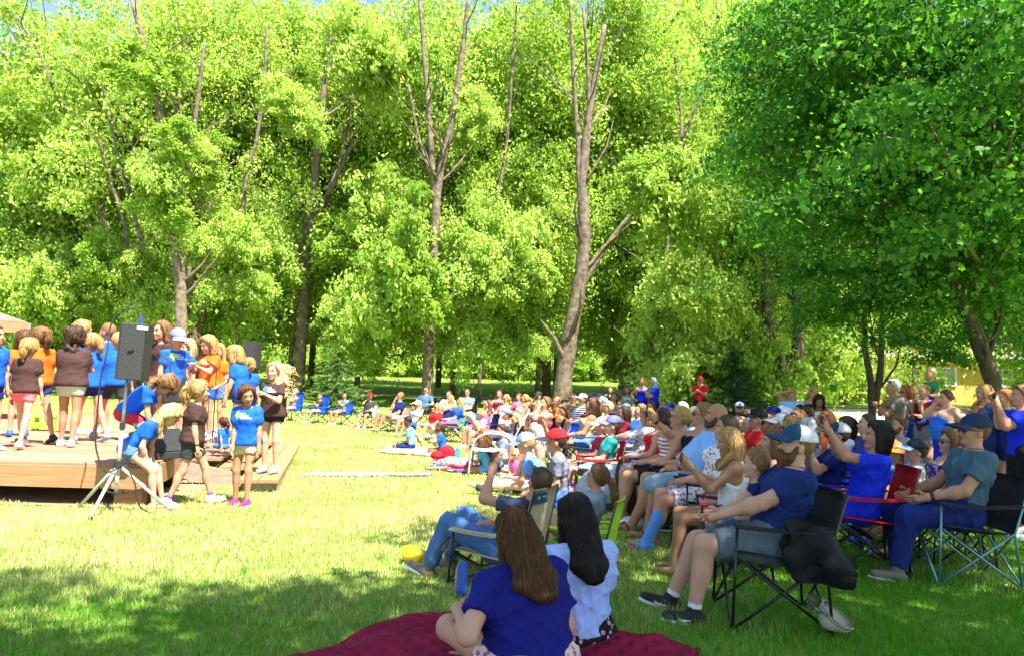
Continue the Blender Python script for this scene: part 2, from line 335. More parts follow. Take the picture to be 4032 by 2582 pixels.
tree('thick brown trunk leaning left, rising behind the front loudspeaker on the stage', 32, [[(425,745,34), (420,640,31), (400,480,27), (378,280,22), (345,130,17), (310,0,12)], [(408,520,18), (440,380,16), (465,230,12), (480,100,8)]], [(330,330,3.5,1.0,B[0]), (500,150,4,.8,M_[0])])
tree('slender trunk leaning far to the left above the hut roof', 36, [[(325,742,22), (290,650,20), (255,545,17), (205,400,15), (150,270,13), (95,130,11), (40,40,8)]], [(130,300,3,.95,B[1]), (60,560,3,.8,M_[1])])
tree('reddish brown forked trunk between the loudspeaker and the far stage speaker', 37, [[(460,800,30), (475,690,26), (488,470,24), (500,330,18), (520,150,10)], [(455,760,20), (372,700,13), (330,560,9)]], [(560,320,3.5,1.0,B[2]), (600,560,2.5,.75,M_[2])])
tree('straight brown trunk standing right behind the girl with windblown hair', 38, [[(702,880,32), (712,720,31), (725,560,28), (748,340,22), (765,180,16), (790,0,10)], [(728,520,14), (785,430,12), (830,330,8)]], [(730,300,4,1.0,B[3]), (850,620,2,.8,M_[0]), (700,620,4,.7,M_[1])])
tree('tall trunk forking high up, on the lawn left of the middle', 34, [[(1003,935,28), (1010,720,26), (1020,560,24), (1030,430,22), (1060,290,18), (1085,120,14), (1100,0,11)], [(1022,470,16), (1012,330,15), (1000,180,12), (985,0,9)], [(1024,440,10), (985,330,8), (960,200,6)]], [(1040,230,4.5,1.0,B[0]), (1120,470,4.5,.8,M_[2])])
tree('massive trunk splitting into several tall stems in the middle of the lawn', 33, [[(1320,930,50), (1338,790,44), (1362,660,38), (1372,560,34), (1368,400,24), (1390,230,18), (1420,60,12)], [(1366,520,20), (1355,300,14), (1345,150,11), (1340,0,8)], [(1360,690,15), (1430,570,13), (1560,400,12), (1640,240,10), (1705,60,7)], [(1372,440,14), (1384,250,12), (1370,20,8)]], [(1380,250,5,1.0,B[1]), (1270,560,3.5,.8,M_[0]), (1480,300,6,.85,B[2])])
tree('pale straight trunk seen through leaves right of the many-stemmed trunk', 46, [[(1285,780,24), (1285,620,22), (1300,480,18), (1320,330,13)], [(1440,300,18), (1455,230,16), (1480,110,12), (1500,0,9)]], [(1300,330,2,.95,B[3]), (1560,180,3,.95,B[0])])
tree('thin trunks crossing at a slant above the far spruce', 44, [[(1745,905,16), (1725,640,16), (1695,460,15), (1650,300,12), (1630,240,9)], [(1790,560,10), (1740,390,9), (1700,290,7)]], [(1640,520,4,1.0,B[1]), (1700,220,4,.95,B[2])])
tree('dark twin trunk in a narrow fork behind the woman shading her eyes', 27, [[(1850,930,34), (1838,860,31), (1808,770,26), (1797,700,22), (1800,560,16), (1770,380,11)], [(1853,925,34), (1872,830,32), (1874,720,28), (1862,560,20), (1838,400,13), (1830,240,9)]], [(1860,420,3,.85,B[3]), (1760,640,4,.7,M_[1])], BARK_DARK)
tree('pair of thin dark trunks behind the grey haired man with folded arms', 19, [[(2048,960,20), (2042,880,18), (2030,800,15), (2035,640,11)], [(2052,950,22), (2068,870,18), (2072,760,14), (2090,620,9)]], [(2010,520,2,.8,DM[0]), (1900,330,5,.9,DM[0])], BARK_DARK)
tree('dark trunk leaning left at the right edge, with big lobed leaves', 14.5, [[(2338,925,44), (2320,860,42), (2290,780,38), (2262,720,34), (2235,600,26), (2205,470,20), (2150,330,14), (2080,200,9)], [(2240,620,16), (2290,450,13), (2360,280,9)], [(2215,520,12), (2090,470,9), (1960,440,6)]],
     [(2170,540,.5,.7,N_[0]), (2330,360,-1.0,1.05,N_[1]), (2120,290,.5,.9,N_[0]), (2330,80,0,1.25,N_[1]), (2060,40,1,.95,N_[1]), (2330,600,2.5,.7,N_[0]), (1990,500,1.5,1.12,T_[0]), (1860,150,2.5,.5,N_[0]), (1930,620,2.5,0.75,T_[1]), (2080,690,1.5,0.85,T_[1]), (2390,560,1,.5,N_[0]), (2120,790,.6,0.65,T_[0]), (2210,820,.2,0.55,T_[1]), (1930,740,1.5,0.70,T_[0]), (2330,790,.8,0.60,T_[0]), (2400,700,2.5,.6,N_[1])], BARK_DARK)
slim('pair of slim trunks leaning left below the hut side trunk', 34, [[(352,742,11), (345,640,11), (327,549,11), (297,448,10), (268,330,8), (240,200,6)], [(305,600,8), (290,520,9), (262,433,8), (235,330,6)]], [(330,560,3,.6,M_[1])])
slim('slim upright trunk close behind the thick leaning trunk', 35, [[(446,742,14), (443,600,14), (438,352,12), (423,247,10), (418,110,7)]], [(430,200,3,.7,M_[2])])
slim('slender curved trunk high between the left and middle trees', 36, [[(560,742,10), (566,560,10), (579,413,11), (604,322,10), (620,191,9), (625,60,6)]], [(640,200,3,.8,M_[0])])
slim('dark slim trunk beside the trunk behind the windblown girl', 39, [[(690,760,14), (735,600,13), (765,470,14), (792,400,13), (815,300,9), (840,160,6)]], [(850,300,3,.8,M_[1])])
slim('thin bare trunk between the two big forked trees', 37, [[(1130,780,10), (1160,520,10), (1190,330,9), (1205,120,7), (1215,0,5)]], [(1190,350,3,.9,B[1])])
slim('thin trunk tilting right beyond the many stemmed trunk', 37, [[(1540,860,12), (1555,650,12), (1590,450,11), (1600,300,9), (1585,130,7)]], [(1560,480,3,.9,B[2])])
def boughs(i, L):
    o = [q for q in COL.objects if q.name.startswith('tree') and q.get('category') == 'tree' and len(q.children) and not q.get('label').startswith('sl')][i]; d = o.location.y
    for u, v, dd, s_ in L:
        c = at(*D2(u, v), d+(dd if random.random() < .25 else max(dd, 1.2)+.8))-o.location
        for k in range(3): a = s_*random.uniform(.42, .72); crown(o, random.choice(CR_BOUGH), c+Vector((random.uniform(-1.9, 1.9), random.uniform(-.8, .8), random.uniform(-1.5, 1.5)))*s_, (a*random.uniform(.8, 1.25), a, a*random.uniform(.85, 1.35)))
for u_, v_, s_ in ((425, 330, .5), (385, 500, .42), (350, 160, .6)): o_ = [q for q in COL.objects if q.get('label', '').startswith('thick brown')][0]; crown(o_, CR_BOUGH[1], at(*D2(u_, v_), 31)-o_.location, (s_*1.3, s_, s_*.8))
boughs(0, [(250,560,-1,.9), (520,330,-1,.8), (545,600,0,.9), (330,420,-1.2,.6), (120,700,1,1.1), (540,720,0,.8), (340,690,1.5,.7)])
boughs(1, [(60,330,-1,1.0), (130,480,-1,.9), (30,620,0,1.0), (250,700,-.5,.6), (60,720,0,.9), (200,640,1,.8)])
boughs(2, [(590,230,-1,1.0), (640,480,-.5,.9), (560,720,0,.8), (620,760,0,.8), (640,640,1,.8)])
boughs(3, [(850,540,-1,1.0), (800,130,-1,.9), (890,700,-1,1.1), (660,250,-1,.8), (800,760,0,.8), (860,800,-1,.8), (930,780,0,.8), (650,620,1,.7)])
boughs(4, [(1110,300,-1.2,.7), (940,180,-1,.9), (930,560,0,1.0), (1130,640,0,1.0), (1000,480,-1.5,.35), (1190,760,1,.8), (940,700,1,.8), (1100,780,0,.8), (1085,560,1,.8), (1180,640,0,.8)])
boughs(5, [(1290,230,-1,.8), (1470,430,-1,.8), (1250,690,-.5,.9), (1530,640,0,1.0), (1440,760,0,.8), (1270,780,0,.8), (1480,820,0,.7), (1420,660,1,.8)])
boughs(7, [(1640,420,-1,1.0), (1600,720,-1,1.1), (1700,800,-1,.9), (1660,640,-1,.9), (1560,800,0,.8), (1760,760,0,.8), (1640,860,1,.7)])
slim('slender trunk leaning right above the red capped man', 36, [[(1660,880,11), (1668,700,11), (1690,540,10), (1735,380,9), (1790,250,7)]], [(1720,420,6,.6,M_[0])])
slim('slender forked trunk left of the dark twin trunk', 34, [[(1760,900,12), (1752,760,11), (1735,640,10), (1700,500,8)], [(1752,760,9), (1775,640,8), (1790,520,7)]], [(1770,480,8,.6,M_[1])])
slim('thin upright trunk behind the young dark spruce', 38, [[(1715,900,9), (1712,700,9), (1722,520,8), (1715,360,6)]], [(1730,420,4,.7,M_[2])])
boughs(8, [(1900,720,12,.9), (1980,800,13,.9), (1800,800,14,.9)])
# the wood behind: rows of trees on the far side of the lawn and up the hill
def wood_tree(x, y, s, me, label, group, th=.3):
    z = G(x, y); o = empty('tree', (x, y, z), 0, label, 'tree', group)
    h = 9*s; MB().tube(smooth_poly([Vector((0,0,-.3)), Vector((.15,0,h*.4)), Vector((-.2,.1,h*.9)), Vector((.1,0,h*1.5))], [th, th*.85, th*.6, th*.2], 3, .06)[0], [th*(1-.8*i/9) for i in range(10)], 8).build('trunk', BARK, o, True)
    crown(o, me, (random.uniform(-.6, .6), 0, 9.6*s), s); return o
random.seed(3)
for i in range(13):
    x = -36 + i*5.6 + random.uniform(-1.2, 1.2); wood_tree(x*1.45, random.uniform(76, 86), random.uniform(1.15, 1.4), B[i % 4], 'leafy tree in the first row of the wood across the lawn', 'trees in the first row of the wood')
for i in range(16):
    x = -60 + i*7.4 + random.uniform(-2, 2); wood_tree(x, random.uniform(82, 96), random.uniform(1.15, 1.45), B[(i+1) % 4], 'tall leafy tree standing deeper in the wood behind the lawn', 'tall trees deeper in the wood')
for i in range(14):
    x = -95 + i*12 + random.uniform(-3, 3)
    if -62 < x < -20 and i % 2: continue
    wood_tree(x, random.uniform(120, 150), random.uniform(1.4, 1.9), B[(i+2) % 4], 'leafy tree on the hillside far behind the lawn', 'trees on the far hillside')
for i in range(30):
    x = -52 + i*3.6 + random.uniform(-1, 1); y = random.uniform(73, 80); o = empty('shrub', (x, y, G(x, y)), 0, 'bright leafy shrub along the far edge of the lawn', 'shrub', 'shrubs along the far edge of the lawn')
    crown(o, S_[i % 3], (0, 0, 1.5), random.uniform(1.0, 1.7))
    MB().tube([(0,0,-.1), (.05,.05,.7), (.1,0,1.6)], [.06,.05,.02], 6).build('stem', BARK, o)
for i, (x, y, s_) in enumerate(((-24, 40, 1.0), (-18.5, 43, .9), (-13, 39, .9), (-8.6, 43, .8), (-3.2, 42, .8), (1.5, 43, .9), (6.4, 44, .85), (11.0, 41, .9), (15.5, 40, .95), (20.5, 39, .9), (30, 40, 1.0))):
    z = G(x, y); o = empty('tree', (x, y, z), 0, 'bushy maple with boughs hanging low behind the tall trunks', 'tree', 'bushy maples behind the tall trunks'); MB().tube([(0,0,-.2), (.1,0,3), (-.1,.1,8)], [.18,.14,.05], 7).build('trunk', BARK, o, True); crown(o, M_[i % 3], (0, 0, 7.2*s_), s_*1.05)
for i, (x, y, z, s_) in enumerate(((-21, 52, 14, .85), (-13, 50, 16, .85), (-5, 53, 15, .85), (3, 51, 16, .85), (10, 53, 15, .85), (17, 50, 15, .9), (25, 52, 14, .95), (-29, 50, 15, .9), (33, 50, 14, .9))):
    z0 = G(x, y); o = empty('tree', (x, y, z0), 0, 'tall tree with a high crown standing on the far lawn', 'tree', 'high crowned trees on the far lawn'); MB().tube([(0,0,-.2), (.1,0,5), (-.1,.1,11), (0,0,17)], [.22,.19,.12,.04], 7).build('trunk', BARK, o, True); crown(o, B[(i+1) % 4], (0, 0, z), s_)
for i, (x, y, s_) in enumerate(((9.5, 47, 1.1), (13, 45.5, 1.3), (16.5, 47, 1.2), (20, 46, 1.0), (23.5, 45, .7), (31, 45, .8), (35, 47, 1.3), (39, 46, 1.3), (-30, 46, 1.2), (-34, 44, 1.3))):
    o = empty('shrub', (x, y, G(x, y)), 0, 'bright leafy shrub just beyond the gravel path', 'shrub', 'shrubs beyond the gravel path'); crown(o, S_[i % 3], (0, 0, 1.7*s_), s_*1.25); MB().tube([(0,0,-.1), (.05,.05,.7), (.1,0,1.6)], [.06,.05,.02], 6).build('stem', BARK, o)
# low trees filling the dark understorey
for i in range(12):
    x = -40 + i*6.9 + random.uniform(-1.5, 1.5); x *= 1.2; y = random.uniform(79, 84); z = G(x, y); o = empty('tree', (x, y, z), 0, 'low bushy young tree under the tall trees across the lawn', 'tree', 'young trees under the wood')
    MB().tube([(0,0,-.2), (.1,0,2.5), (-.1,.1,5)], [.14,.11,.04], 7).build('trunk', BARK_DARK, o, True); crown(o, M_[i % 3], (0, 0, 5.6), random.uniform(.9, 1.15))
# canopy trees standing behind and beside the camera: they shade the foreground
def canopy(x, y, z, s, me, label):
    o = empty('tree', (x*1.6+1.5*np.sign(x), min(y, 0)-4, 0), 0, label, 'tree', 'shade trees around the viewer'); b = Vector((x*1.6+1.5*np.sign(x), min(y, 0)-4, 0)); t = Vector((x, y, z)) - b
    MB().tube(smooth_poly([Vector((0,0,-.2)), Vector((0,0,z*.5)), t*.6+Vector((0,0,z*.25)), t], [.3,.24,.14,.04], 4)[0], [.3*(1-.85*i/12) for i in range(13)], 8).build('trunk', BARK, o, True); crown(o, me, t, s)
CANOPY = [(5.6, 3.2, 9.0, 1.0, 0), (8.8, 5.4, 10.5, 1.05, 1), (5.5, -1.5, 9.0, 1.0, 0), (6.6, 7.6, 10.8, .8, 1), (1.4, .4, 9.0, .72, 0), (-3.2, .6, 9.5, .62, 1), (-.9, -2.0, 9.0, .85, 1), (-6.8, .2, 9.5, .7, 1), (3.4, -.6, 8.5, .8, 0)]
for i, (x, y, z, s, q) in enumerate(CANOPY): canopy(x, y, z, s, CR_CANOPY[q], 'leafy shade tree out of view over the foreground')
# ================================================================ STAGE AND BUILDINGS
DK = .50
WOOD = lambda n, c, v=.35: mat(n, c, .75, vary=v, vscale=2.2, bump=.3, bscale=25)
def wood_mat(name, c):
    key = ('wood', name)
    if key in MATS: return MATS[key]
    m = mat('wood_' + name, c, .72, spec=.2); N = m.node_tree.nodes; L = m.node_tree.links; b = N['Principled BSDF']; tc = N.new('ShaderNodeTexCoord'); mp = N.new('ShaderNodeMapping'); mp.inputs['Scale'].default_value = (1.2, 16, 16); L.new(tc.outputs['Object'], mp.inputs[0])
    t = N.new('ShaderNodeTexNoise'); t.inputs['Scale'].default_value = 2; t.inputs['Detail'].default_value = 6; t.inputs['Distortion'].default_value = .8; L.new(mp.outputs[0], t.inputs['Vector']); g = N.new('ShaderNodeNewGeometry'); ad = N.new('ShaderNodeMath'); ad.operation = 'MULTIPLY_ADD'; ad.inputs[1].default_value = .5; L.new(g.outputs['Random Per Island'], ad.inputs[0]); L.new(t.outputs['Fac'], ad.inputs[2])
    mr = N.new('ShaderNodeMapRange'); mr.inputs[1].default_value = .35; mr.inputs[2].default_value = 1.15; mr.inputs[3].default_value = .6; mr.inputs[4].default_value = 1.35; L.new(ad.outputs[0], mr.inputs[0]); mx = N.new('ShaderNodeMix'); mx.data_type = 'RGBA'; mx.blend_type = 'MULTIPLY'; mx.inputs[0].default_value = 1; mx.inputs[6].default_value = (*c, 1); L.new(mr.outputs[0], mx.inputs[7]); L.new(mx.outputs[2], b.inputs['Base Color'])
    bp = N.new('ShaderNodeBump'); bp.inputs['Strength'].default_value = .4; bp.inputs['Distance'].default_value = .01; L.new(t.outputs['Fac'], bp.inputs['Height']); L.new(bp.outputs[0], b.inputs['Normal']); MATS[key] = m; return m
W_DECK = wood_mat('deck', (.35, .19, .115)); W_NEW = wood_mat('fascia', (.33, .18, .085)); W_GREY = wood_mat('weathered', (.28, .22, .17)); W_FENCE = wood_mat('fence', (.42, .29, .15))
TS = Vector((-.22, .975, 0)).normalized(); NS = Vector((TS.y, -TS.x, 0)); A0 = Vector((-4.12, 8.95, 0))
def edge_x(y): return A0.x + TS.x/TS.y*(y-A0.y)
st = empty('stage', (-7, 12, 0), 0, 'low wooden stage with reddish deck boards', 'stage'); so = Vector((-7, 12, 0))
M = MB(); y = 8.95; k = 0
while y < 19.5:                                            # deck boards, each a little different
    x1 = edge_x(y+.07) + random.uniform(-.01, .01); M.box(((x1-14.5)/2, y+.068, DK-.02+random.uniform(-.002, .002)) , (x1+14.5, .136, .04)); y += .143
for i, v in enumerate(M.V): M.V[i] = v - np.array(so)
M.build('deck', W_DECK, st)
M = MB(); M.box(Vector(((A0.x-14.5)/2, 8.925, DK-.155))-so, (A0.x+14.5-.02, .045, .24)); M.build('fascia', W_NEW, st)
M = MB(); M.beam(A0+Vector((0, -.04, DK-.155))-so, A0+TS*2.3+Vector((0, 0, DK-.155))-so, .045, .24); M.build('side_board', W_NEW, st)
M = MB(); M.beam(A0+TS*2.35+Vector((0, 0, DK-.155))-so, A0+TS*10.5+Vector((0, 0, DK-.155))-so, .045, .24); M.build('side_board', W_GREY, st)
for q in (A0+Vector((-.26, .10, .13)), A0+Vector((-3.0, .16, .13)), A0+Vector((-5.6, .16, .13)), A0+TS*2.2+NS*-.15+Vector((0, 0, .13))): M = MB(); M.box(q-so, (.32 if q.x > -4.6 and q.y < 9.2 else .16, .14, .30)); M.build('post', W_NEW, st)
M = MB(); M.box(Vector((-9.2, 10.4, .14))-so, (9.6, .05, .28)); M.build('under_stage_shade', mat('shade_dark', (.03, .02, .015), .95), st)  # near-black sheet added under the deck, standing in for the shade there
ss = empty('steps', tuple(A0+TS*3), 0, 'wide weathered wooden steps running along the right side of the stage', 'steps'); s0 = A0+TS*3
def tread(z, n0, n1, a, b, k=2):
    M = MB(); wd = (n1-n0)/k
    for i in range(k): c = n0+wd*(i+.5); M.beam(A0+NS*c+TS*a+Vector((0, 0, z-.022))-s0, A0+NS*c+TS*(b+random.uniform(-.02, .02))+Vector((0, 0, z-.022))-s0, wd-.012, .044)
    M.build('tread', W_DECK if z > .3 else W_NEW, ss)
tread(.40, .06, .50, 2.0, 7.4); tread(.30, .50, .84, 1.75, 7.2); tread(.21, .84, 1.36, 1.0, 7.2)
for a in (1.12, 4.0, 6.9):
    M = MB(); M.beam(A0+NS*.9+TS*a+Vector((0, 0, .09))-s0, A0+NS*1.34+TS*a+Vector((0, 0, .09))-s0, .05, .20); M.build('riser', W_GREY, ss)
M = MB(); M.beam(A0+NS*1.335+TS*1.05+Vector((0, 0, .10))-s0, A0+NS*1.335+TS*7.15+Vector((0, 0, .10))-s0, .03, .15); M.build('riser', W_GREY, ss)
M = MB(); pr = [A0+NS*n+TS*1.7+Vector((0, 0, z))-s0 for n, z in ((-.02, .38), (.62, .26), (1.15, .0), (.72, .0), (-.02, .16))]; M.add([tuple(p) for p in pr] + [tuple(p+TS*.06) for p in pr], [(0, 1, 2, 3, 4)[::-1], (5, 6, 7, 8, 9)] + [(i, (i+1) % 5, 5+(i+1) % 5, 5+i) for i in range(5)]); M.build('stringer', W_GREY, ss)
M = MB(); V, F = grid(np.linspace(-14, -4.0, 24), np.linspace(8.85, 18, 14), .012); V[:, 0] = np.minimum(V[:, 0], -3.2-.22*(V[:, 1]-8.95)); tag(link('bare_earth', mesh_np('bare_earth', V, F, True), mat('earth', (.26, .19, .11), .95, bump=.8, bscale=20, vary=.4)), kind='structure')
# hut with boarded wall and shingled gable roof
hut = empty('hut', (-10.5, 16.6, 0), R(33), 'boarded hut with a brown shingled roof at the left frame edge', 'hut')
M = MB(); x = -7
while x < -.5: M.box((x+.068, .9+random.uniform(-.006, .006), 1.42), (.136, .03, 1.92)); x += .142
M.build('wall', W_FENCE, hut); M = MB(); M.box((-.5, .86, 1.5), (.14, .14, 2.1)); M.build('post', W_GREY, hut)
M = MB(); M.add([(-7.5, 0, 2.62), (0, 0, 2.62), (-1.3, 2.2, 3.2), (-7.5, 2.2, 3.2), (0, 4.4, 2.62), (-7.5, 4.4, 2.62)], [(0, 1, 2, 3), (3, 2, 4, 5), (1, 4, 2), (0, 5, 4, 1), (0, 3, 5)]); M.build('roof', mat('shingles', (.20, .13, .10), .9, bump=.9, bscale=9, vary=.4, vscale=14), hut)
M = MB(); M.box((-3.75, -.02, 2.5), (7.5, .05, .22)); M.build('eave_board', W_NEW, hut); M = MB(); M.box((.025, 2.2, 2.5), (.05, 4.4, .22)); M.build('eave_board', W_GREY, hut)
p = at(140, 1240, 70); sh = empty('shed', (p.x, 70, G(0, 70)), 0, 'grey metal shed glimpsed between leaves above the hut', 'shed')
M = MB(); M.box((0, 0, 3.2), (4.6, 4, 6.4)); M.build('wall', mat('grey_sheet', (.35, .38, .42), .5, vary=.15), sh); M = MB(); M.add([(-2.5, -2.2, 6.4), (2.5, -2.2, 6.4), (2.5, 2.2, 6.4), (-2.5, 2.2, 6.4), (-2.5, 0, 7.6), (2.5, 0, 7.6)], [(0, 1, 5, 4), (2, 3, 4, 5), (0, 4, 3), (1, 2, 5), (0, 3, 2, 1)]); M.build('roof', mat('grey_roof', (.22, .24, .27), .5), sh)
for u, lb in ((352, 'left red post standing among leaves behind the stage'), (456, 'right red post standing among leaves behind the stage')):
    p = at(u, 1180, 45); o = empty('post', (p.x, 45, G(0, 45)), 0, lb, 'post', 'red posts behind the stage'); z1 = p.z-G(0, 45); M = MB(); M.tube([(0, 0, 0), (0, 0, z1-.25)], .10, 8); M.build('pole', mat('red_paint', (.65, .09, .03), .5), o); M = MB(); M.tube([(0, 0, z1-.25), (0, 0, z1-.1), (0, 0, z1)], [.14, .14, .04], 8); M.build('cap', mat('red_paint', (.65, .09, .03), .5), o)
# yellow house at the right
yh = empty('house', (27, 50, G(0, 50)), R(-8), 'yellow wooden house half hidden by leaves at the right', 'house')
M = MB(); x = -7
while x < 6.9: M.box((x+.2, 0, 1.5), (.39, .12, 3.0)); x += .4
M.box((0, 4, 1.5), (13.9, 7.8, 2.98)); M.build('wall', mat('yellow_siding', (.62, .40, .10), .75, vary=.12), yh)
M = MB(); M.add([(-7.6, -.7, 2.95), (7.6, -.7, 2.95), (7.6, 8.6, 2.95), (-7.6, 8.6, 2.95), (-7.6, 4, 4.9), (7.6, 4, 4.9)], [(0, 1, 5, 4), (2, 3, 4, 5), (0, 4, 3), (1, 2, 5), (0, 3, 2, 1)]); M.build('roof', mat('pale_roof', (.62, .46, .38), .8, vary=.25), yh)
for wx in (-3.2, 1.2, 4.6):
    M = MB(); [M.box((wx+a, -.10, 1.75+b), s_) for a, b, s_ in ((-.62, 0, (.10, .09, 1.1)), (.62, 0, (.10, .09, 1.1)), (0, .55, (1.34, .10, .1)), (0, -.55, (1.34, .12, .1)), (0, 0, (.05, .07, 1.0)))]; wf = M.build('window', mat('white_trim', (.75, .75, .7), .5), yh); M = MB(); M.box((wx, -.07, 1.75), (1.16, .03, 1.02)); M.build('pane', mat('window_glass', (.25, .32, .28), .1, spec=.6), wf)
for cx in (-6.9, -1.0, 6.9): M = MB(); M.box((cx, -.10, 1.5), (.14, .1, 3.0)); M.build('corner_trim', mat('white_trim', (.75, .75, .7), .5), yh)
V, F = grid(np.linspace(14, 44, 24), np.linspace(27, 41, 14), .02); V[:, 0] += 1.0*np.sin(V[:, 1]*.4); tag(link('driveway', mesh_np('driveway', V, F, True), mat('pale_concrete', (.62, .56, .5), .85, bump=.3, vary=.15)), kind='structure')
# spruces
def conifer(label, u, d, h, r, c1, c2, dens=1.0, seed=1):
    global rng
    p = at(u, 1500, d); o = empty('spruce', (p.x, d, G(0, d)), 0, label, 'spruce'); old = rng; rng = np.random.default_rng(seed); MB().tube([(0, 0, -.1), (.02, 0, h*.5), (0, 0, h)], [.11*h/4, .06*h/4, .01], 8).build('trunk', BARK_DARK, o, True)
    B_ = MB(); Q = []
    for z in np.arange(.12*h, h*.98, .16):
        for k in range(max(int(7*dens), 3)):
            a = rng.uniform(0, 6.28); l = r*(1-z/h)**.85*rng.uniform(.65, 1.1)+.06; dz = -l*rng.uniform(.1, .45); dr = np.array([math.cos(a), math.sin(a), 0]); tip = np.array([0, 0, z])+dr*l+np.array([0, 0, dz+.10*l]); mid = np.array([0, 0, z])+dr*l*.55+np.array([0, 0, dz*.75]); B_.tube([(0, 0, z), tuple(mid), tuple(tip)], [.016, .01, .004], 4, False)
            n = int(60*dens*(l+.2)); t = rng.random(n)[:, None]; base = np.where(t < .55, np.array([0, 0, z])*(1-t/.55)+mid*t/.55, mid*(1-(t-.55)/.45)+tip*(t-.55)/.45); s_ = rng.normal(size=(n, 3)); s_[:, 2] *= .5; s_ += dr*1.2; s_ /= np.linalg.norm(s_, axis=1, keepdims=True); le = rng.uniform(.07, .17, (n, 1)); e = base+s_*le+np.array([0, 0, -.03]); w_ = np.cross(s_, rng.normal(size=(n, 3))); w_ = w_/np.linalg.norm(w_, axis=1, keepdims=True)*.016; Q.append(np.stack([base-w_, base+w_, e+w_*.5, e-w_*.5], 1))
    V = np.vstack(Q).reshape(-1, 3); i = np.arange(len(V)//4)[:, None]*4; link('needles', mesh_np('needles', V, [i+np.array([0, 1, 2, 3])]), leaf_mat('needle', c1, c2, .2), o); B_.build('branch', BARK, o); rng = old
conifer('small dark spruce on the lawn left of the blue rocking chairs', 1330, 28, 2.5, 2.2, (.05, .13, .02), (.13, .24, .04), 1.1, 3)
conifer('young dark spruce behind the seated man in white tee', 2895, 25, 2.7, 1.6, (.03, .10, .025), (.07, .16, .04), 1.3, 4)
conifer('pale dead spruce behind the two women in royal blue', 2590, 31, 3.4, 2.6, (.20, .21, .13), (.36, .36, .25), .9, 5)
# ================================================================ PEOPLE (distance fields -> one continuous surface per body or garment)
UP = np.array([0., 0, 1.])
def V3(*a): return np.array(a, float)
def nz(v): return v/(np.linalg.norm(v)+1e-9)
class Sdf:
    """round cones and ellipsoids, blended; every primitive only touches its own box"""
    def __init__(s): s.p = []
    def cap(s, a, b, ra, rb, k=.03, side=None, ks=1.0, cut=()): s.p.append(('c', np.array(a, float), np.array(b, float), ra, rb, k, side, ks, cut)); return s
    def ell(s, c, r, rot=None, k=.03, cut=()): s.p.append(('e', np.array(c, float), np.array(r, float), np.eye(3) if rot is None else rot, None, k, None, 1, cut)); return s
    def mesh(s, h, cuts=(), fold=0, seed=0, ff=9.0):
        lo = []; hi = []
        for q in s.p:
            if q[0] == 'c': r = max(q[3], q[4])*q[7]; lo.append(np.minimum(q[1], q[2])-r); hi.append(np.maximum(q[1], q[2])+r)
            else: r = q[2].max(); lo.append(q[1]-r); hi.append(q[1]+r)
        lo = np.min(lo, 0)-2.5*h-.01; hi = np.max(hi, 0)+2.5*h+.01; n = np.ceil((hi-lo)/h).astype(int)+1
        Fd = np.full(n, .3, np.float32); ax = [lo[i]+h*np.arange(n[i]) for i in range(3)]
        for q in s.p:
            k = q[5]; mg = k+2*h+.012
            if q[0] == 'c': r = max(q[3], q[4])*q[7]; a = np.minimum(q[1], q[2])-r-mg; b = np.maximum(q[1], q[2])+r+mg
            else: r = q[2].max(); a = q[1]-r-mg; b = q[1]+r+mg
            i0 = np.maximum(np.floor((a-lo)/h).astype(int), 0); i1 = np.minimum(np.ceil((b-lo)/h).astype(int)+1, n)
            if (i1 <= i0).any(): continue
            X = ax[0][i0[0]:i1[0], None, None]; Y = ax[1][None, i0[1]:i1[1], None]; Z = ax[2][None, None, i0[2]:i1[2]]
            if q[0] == 'c':
                A, Bq, ra, rb = q[1:5]; d = Bq-A; dd = d@d+1e-12
                t = np.clip(((X-A[0])*d[0]+(Y-A[1])*d[1]+(Z-A[2])*d[2])/dd, 0, 1); x = X-(A[0]+t*d[0]); y = Y-(A[1]+t*d[1]); z = Z-(A[2]+t*d[2])
                r2 = x*x+y*y+z*z
                if q[6] is not None: sd = q[6]; l = x*sd[0]+y*sd[1]+z*sd[2]; r2 = r2 - l*l*(1-1/q[7]**2)
                D = np.sqrt(np.maximum(r2, 0))-(ra+t*(rb-ra))
            else:
                rot = q[3]; x = X-q[1][0]; y = Y-q[1][1]; z = Z-q[1][2]; K = [(x*rot[0, j]+y*rot[1, j]+z*rot[2, j])/q[2][j] for j in range(3)]
                l = np.sqrt(K[0]**2+K[1]**2+K[2]**2); D = (l-1)*q[2].min()*.6+(l-1)*q[2].mean()*.4
            for pn, pc in q[8]: D = np.maximum(D, X*pn[0]+Y*pn[1]+Z*pn[2]-pc)
            S = Fd[i0[0]:i1[0], i0[1]:i1[1], i0[2]:i1[2]]; hh = np.maximum(k-np.abs(S-D), 0)/max(k, 1e-6); S[...] = np.minimum(S, D)-hh*hh*k*.25
        X = ax[0][:, None, None]; Y = ax[1][None, :, None]; Z = ax[2][None, None, :]
        if fold:
            rr = np.random.default_rng(seed); w_ = 0
            for _ in range(5):
                v = rr.normal(size=3); v = v/np.linalg.norm(v)*ff*rr.uniform(1.5, 5); u2 = rr.normal(size=3)*ff*.6
                w_ = w_+(1-np.abs(np.sin(X*v[0]+Y*v[1]+Z*v[2]+2.2*np.sin(X*u2[0]+Y*u2[1]+Z*u2[2]+rr.uniform(0, 6))+rr.uniform(0, 6))))**3
            Fd = Fd - (fold*(w_/5-.24)).astype(np.float32)
        for pn, pc in cuts: Fd = np.maximum(Fd, (X*pn[0]+Y*pn[1]+Z*pn[2]-pc).astype(np.float32))
        return nets(Fd, lo, h)
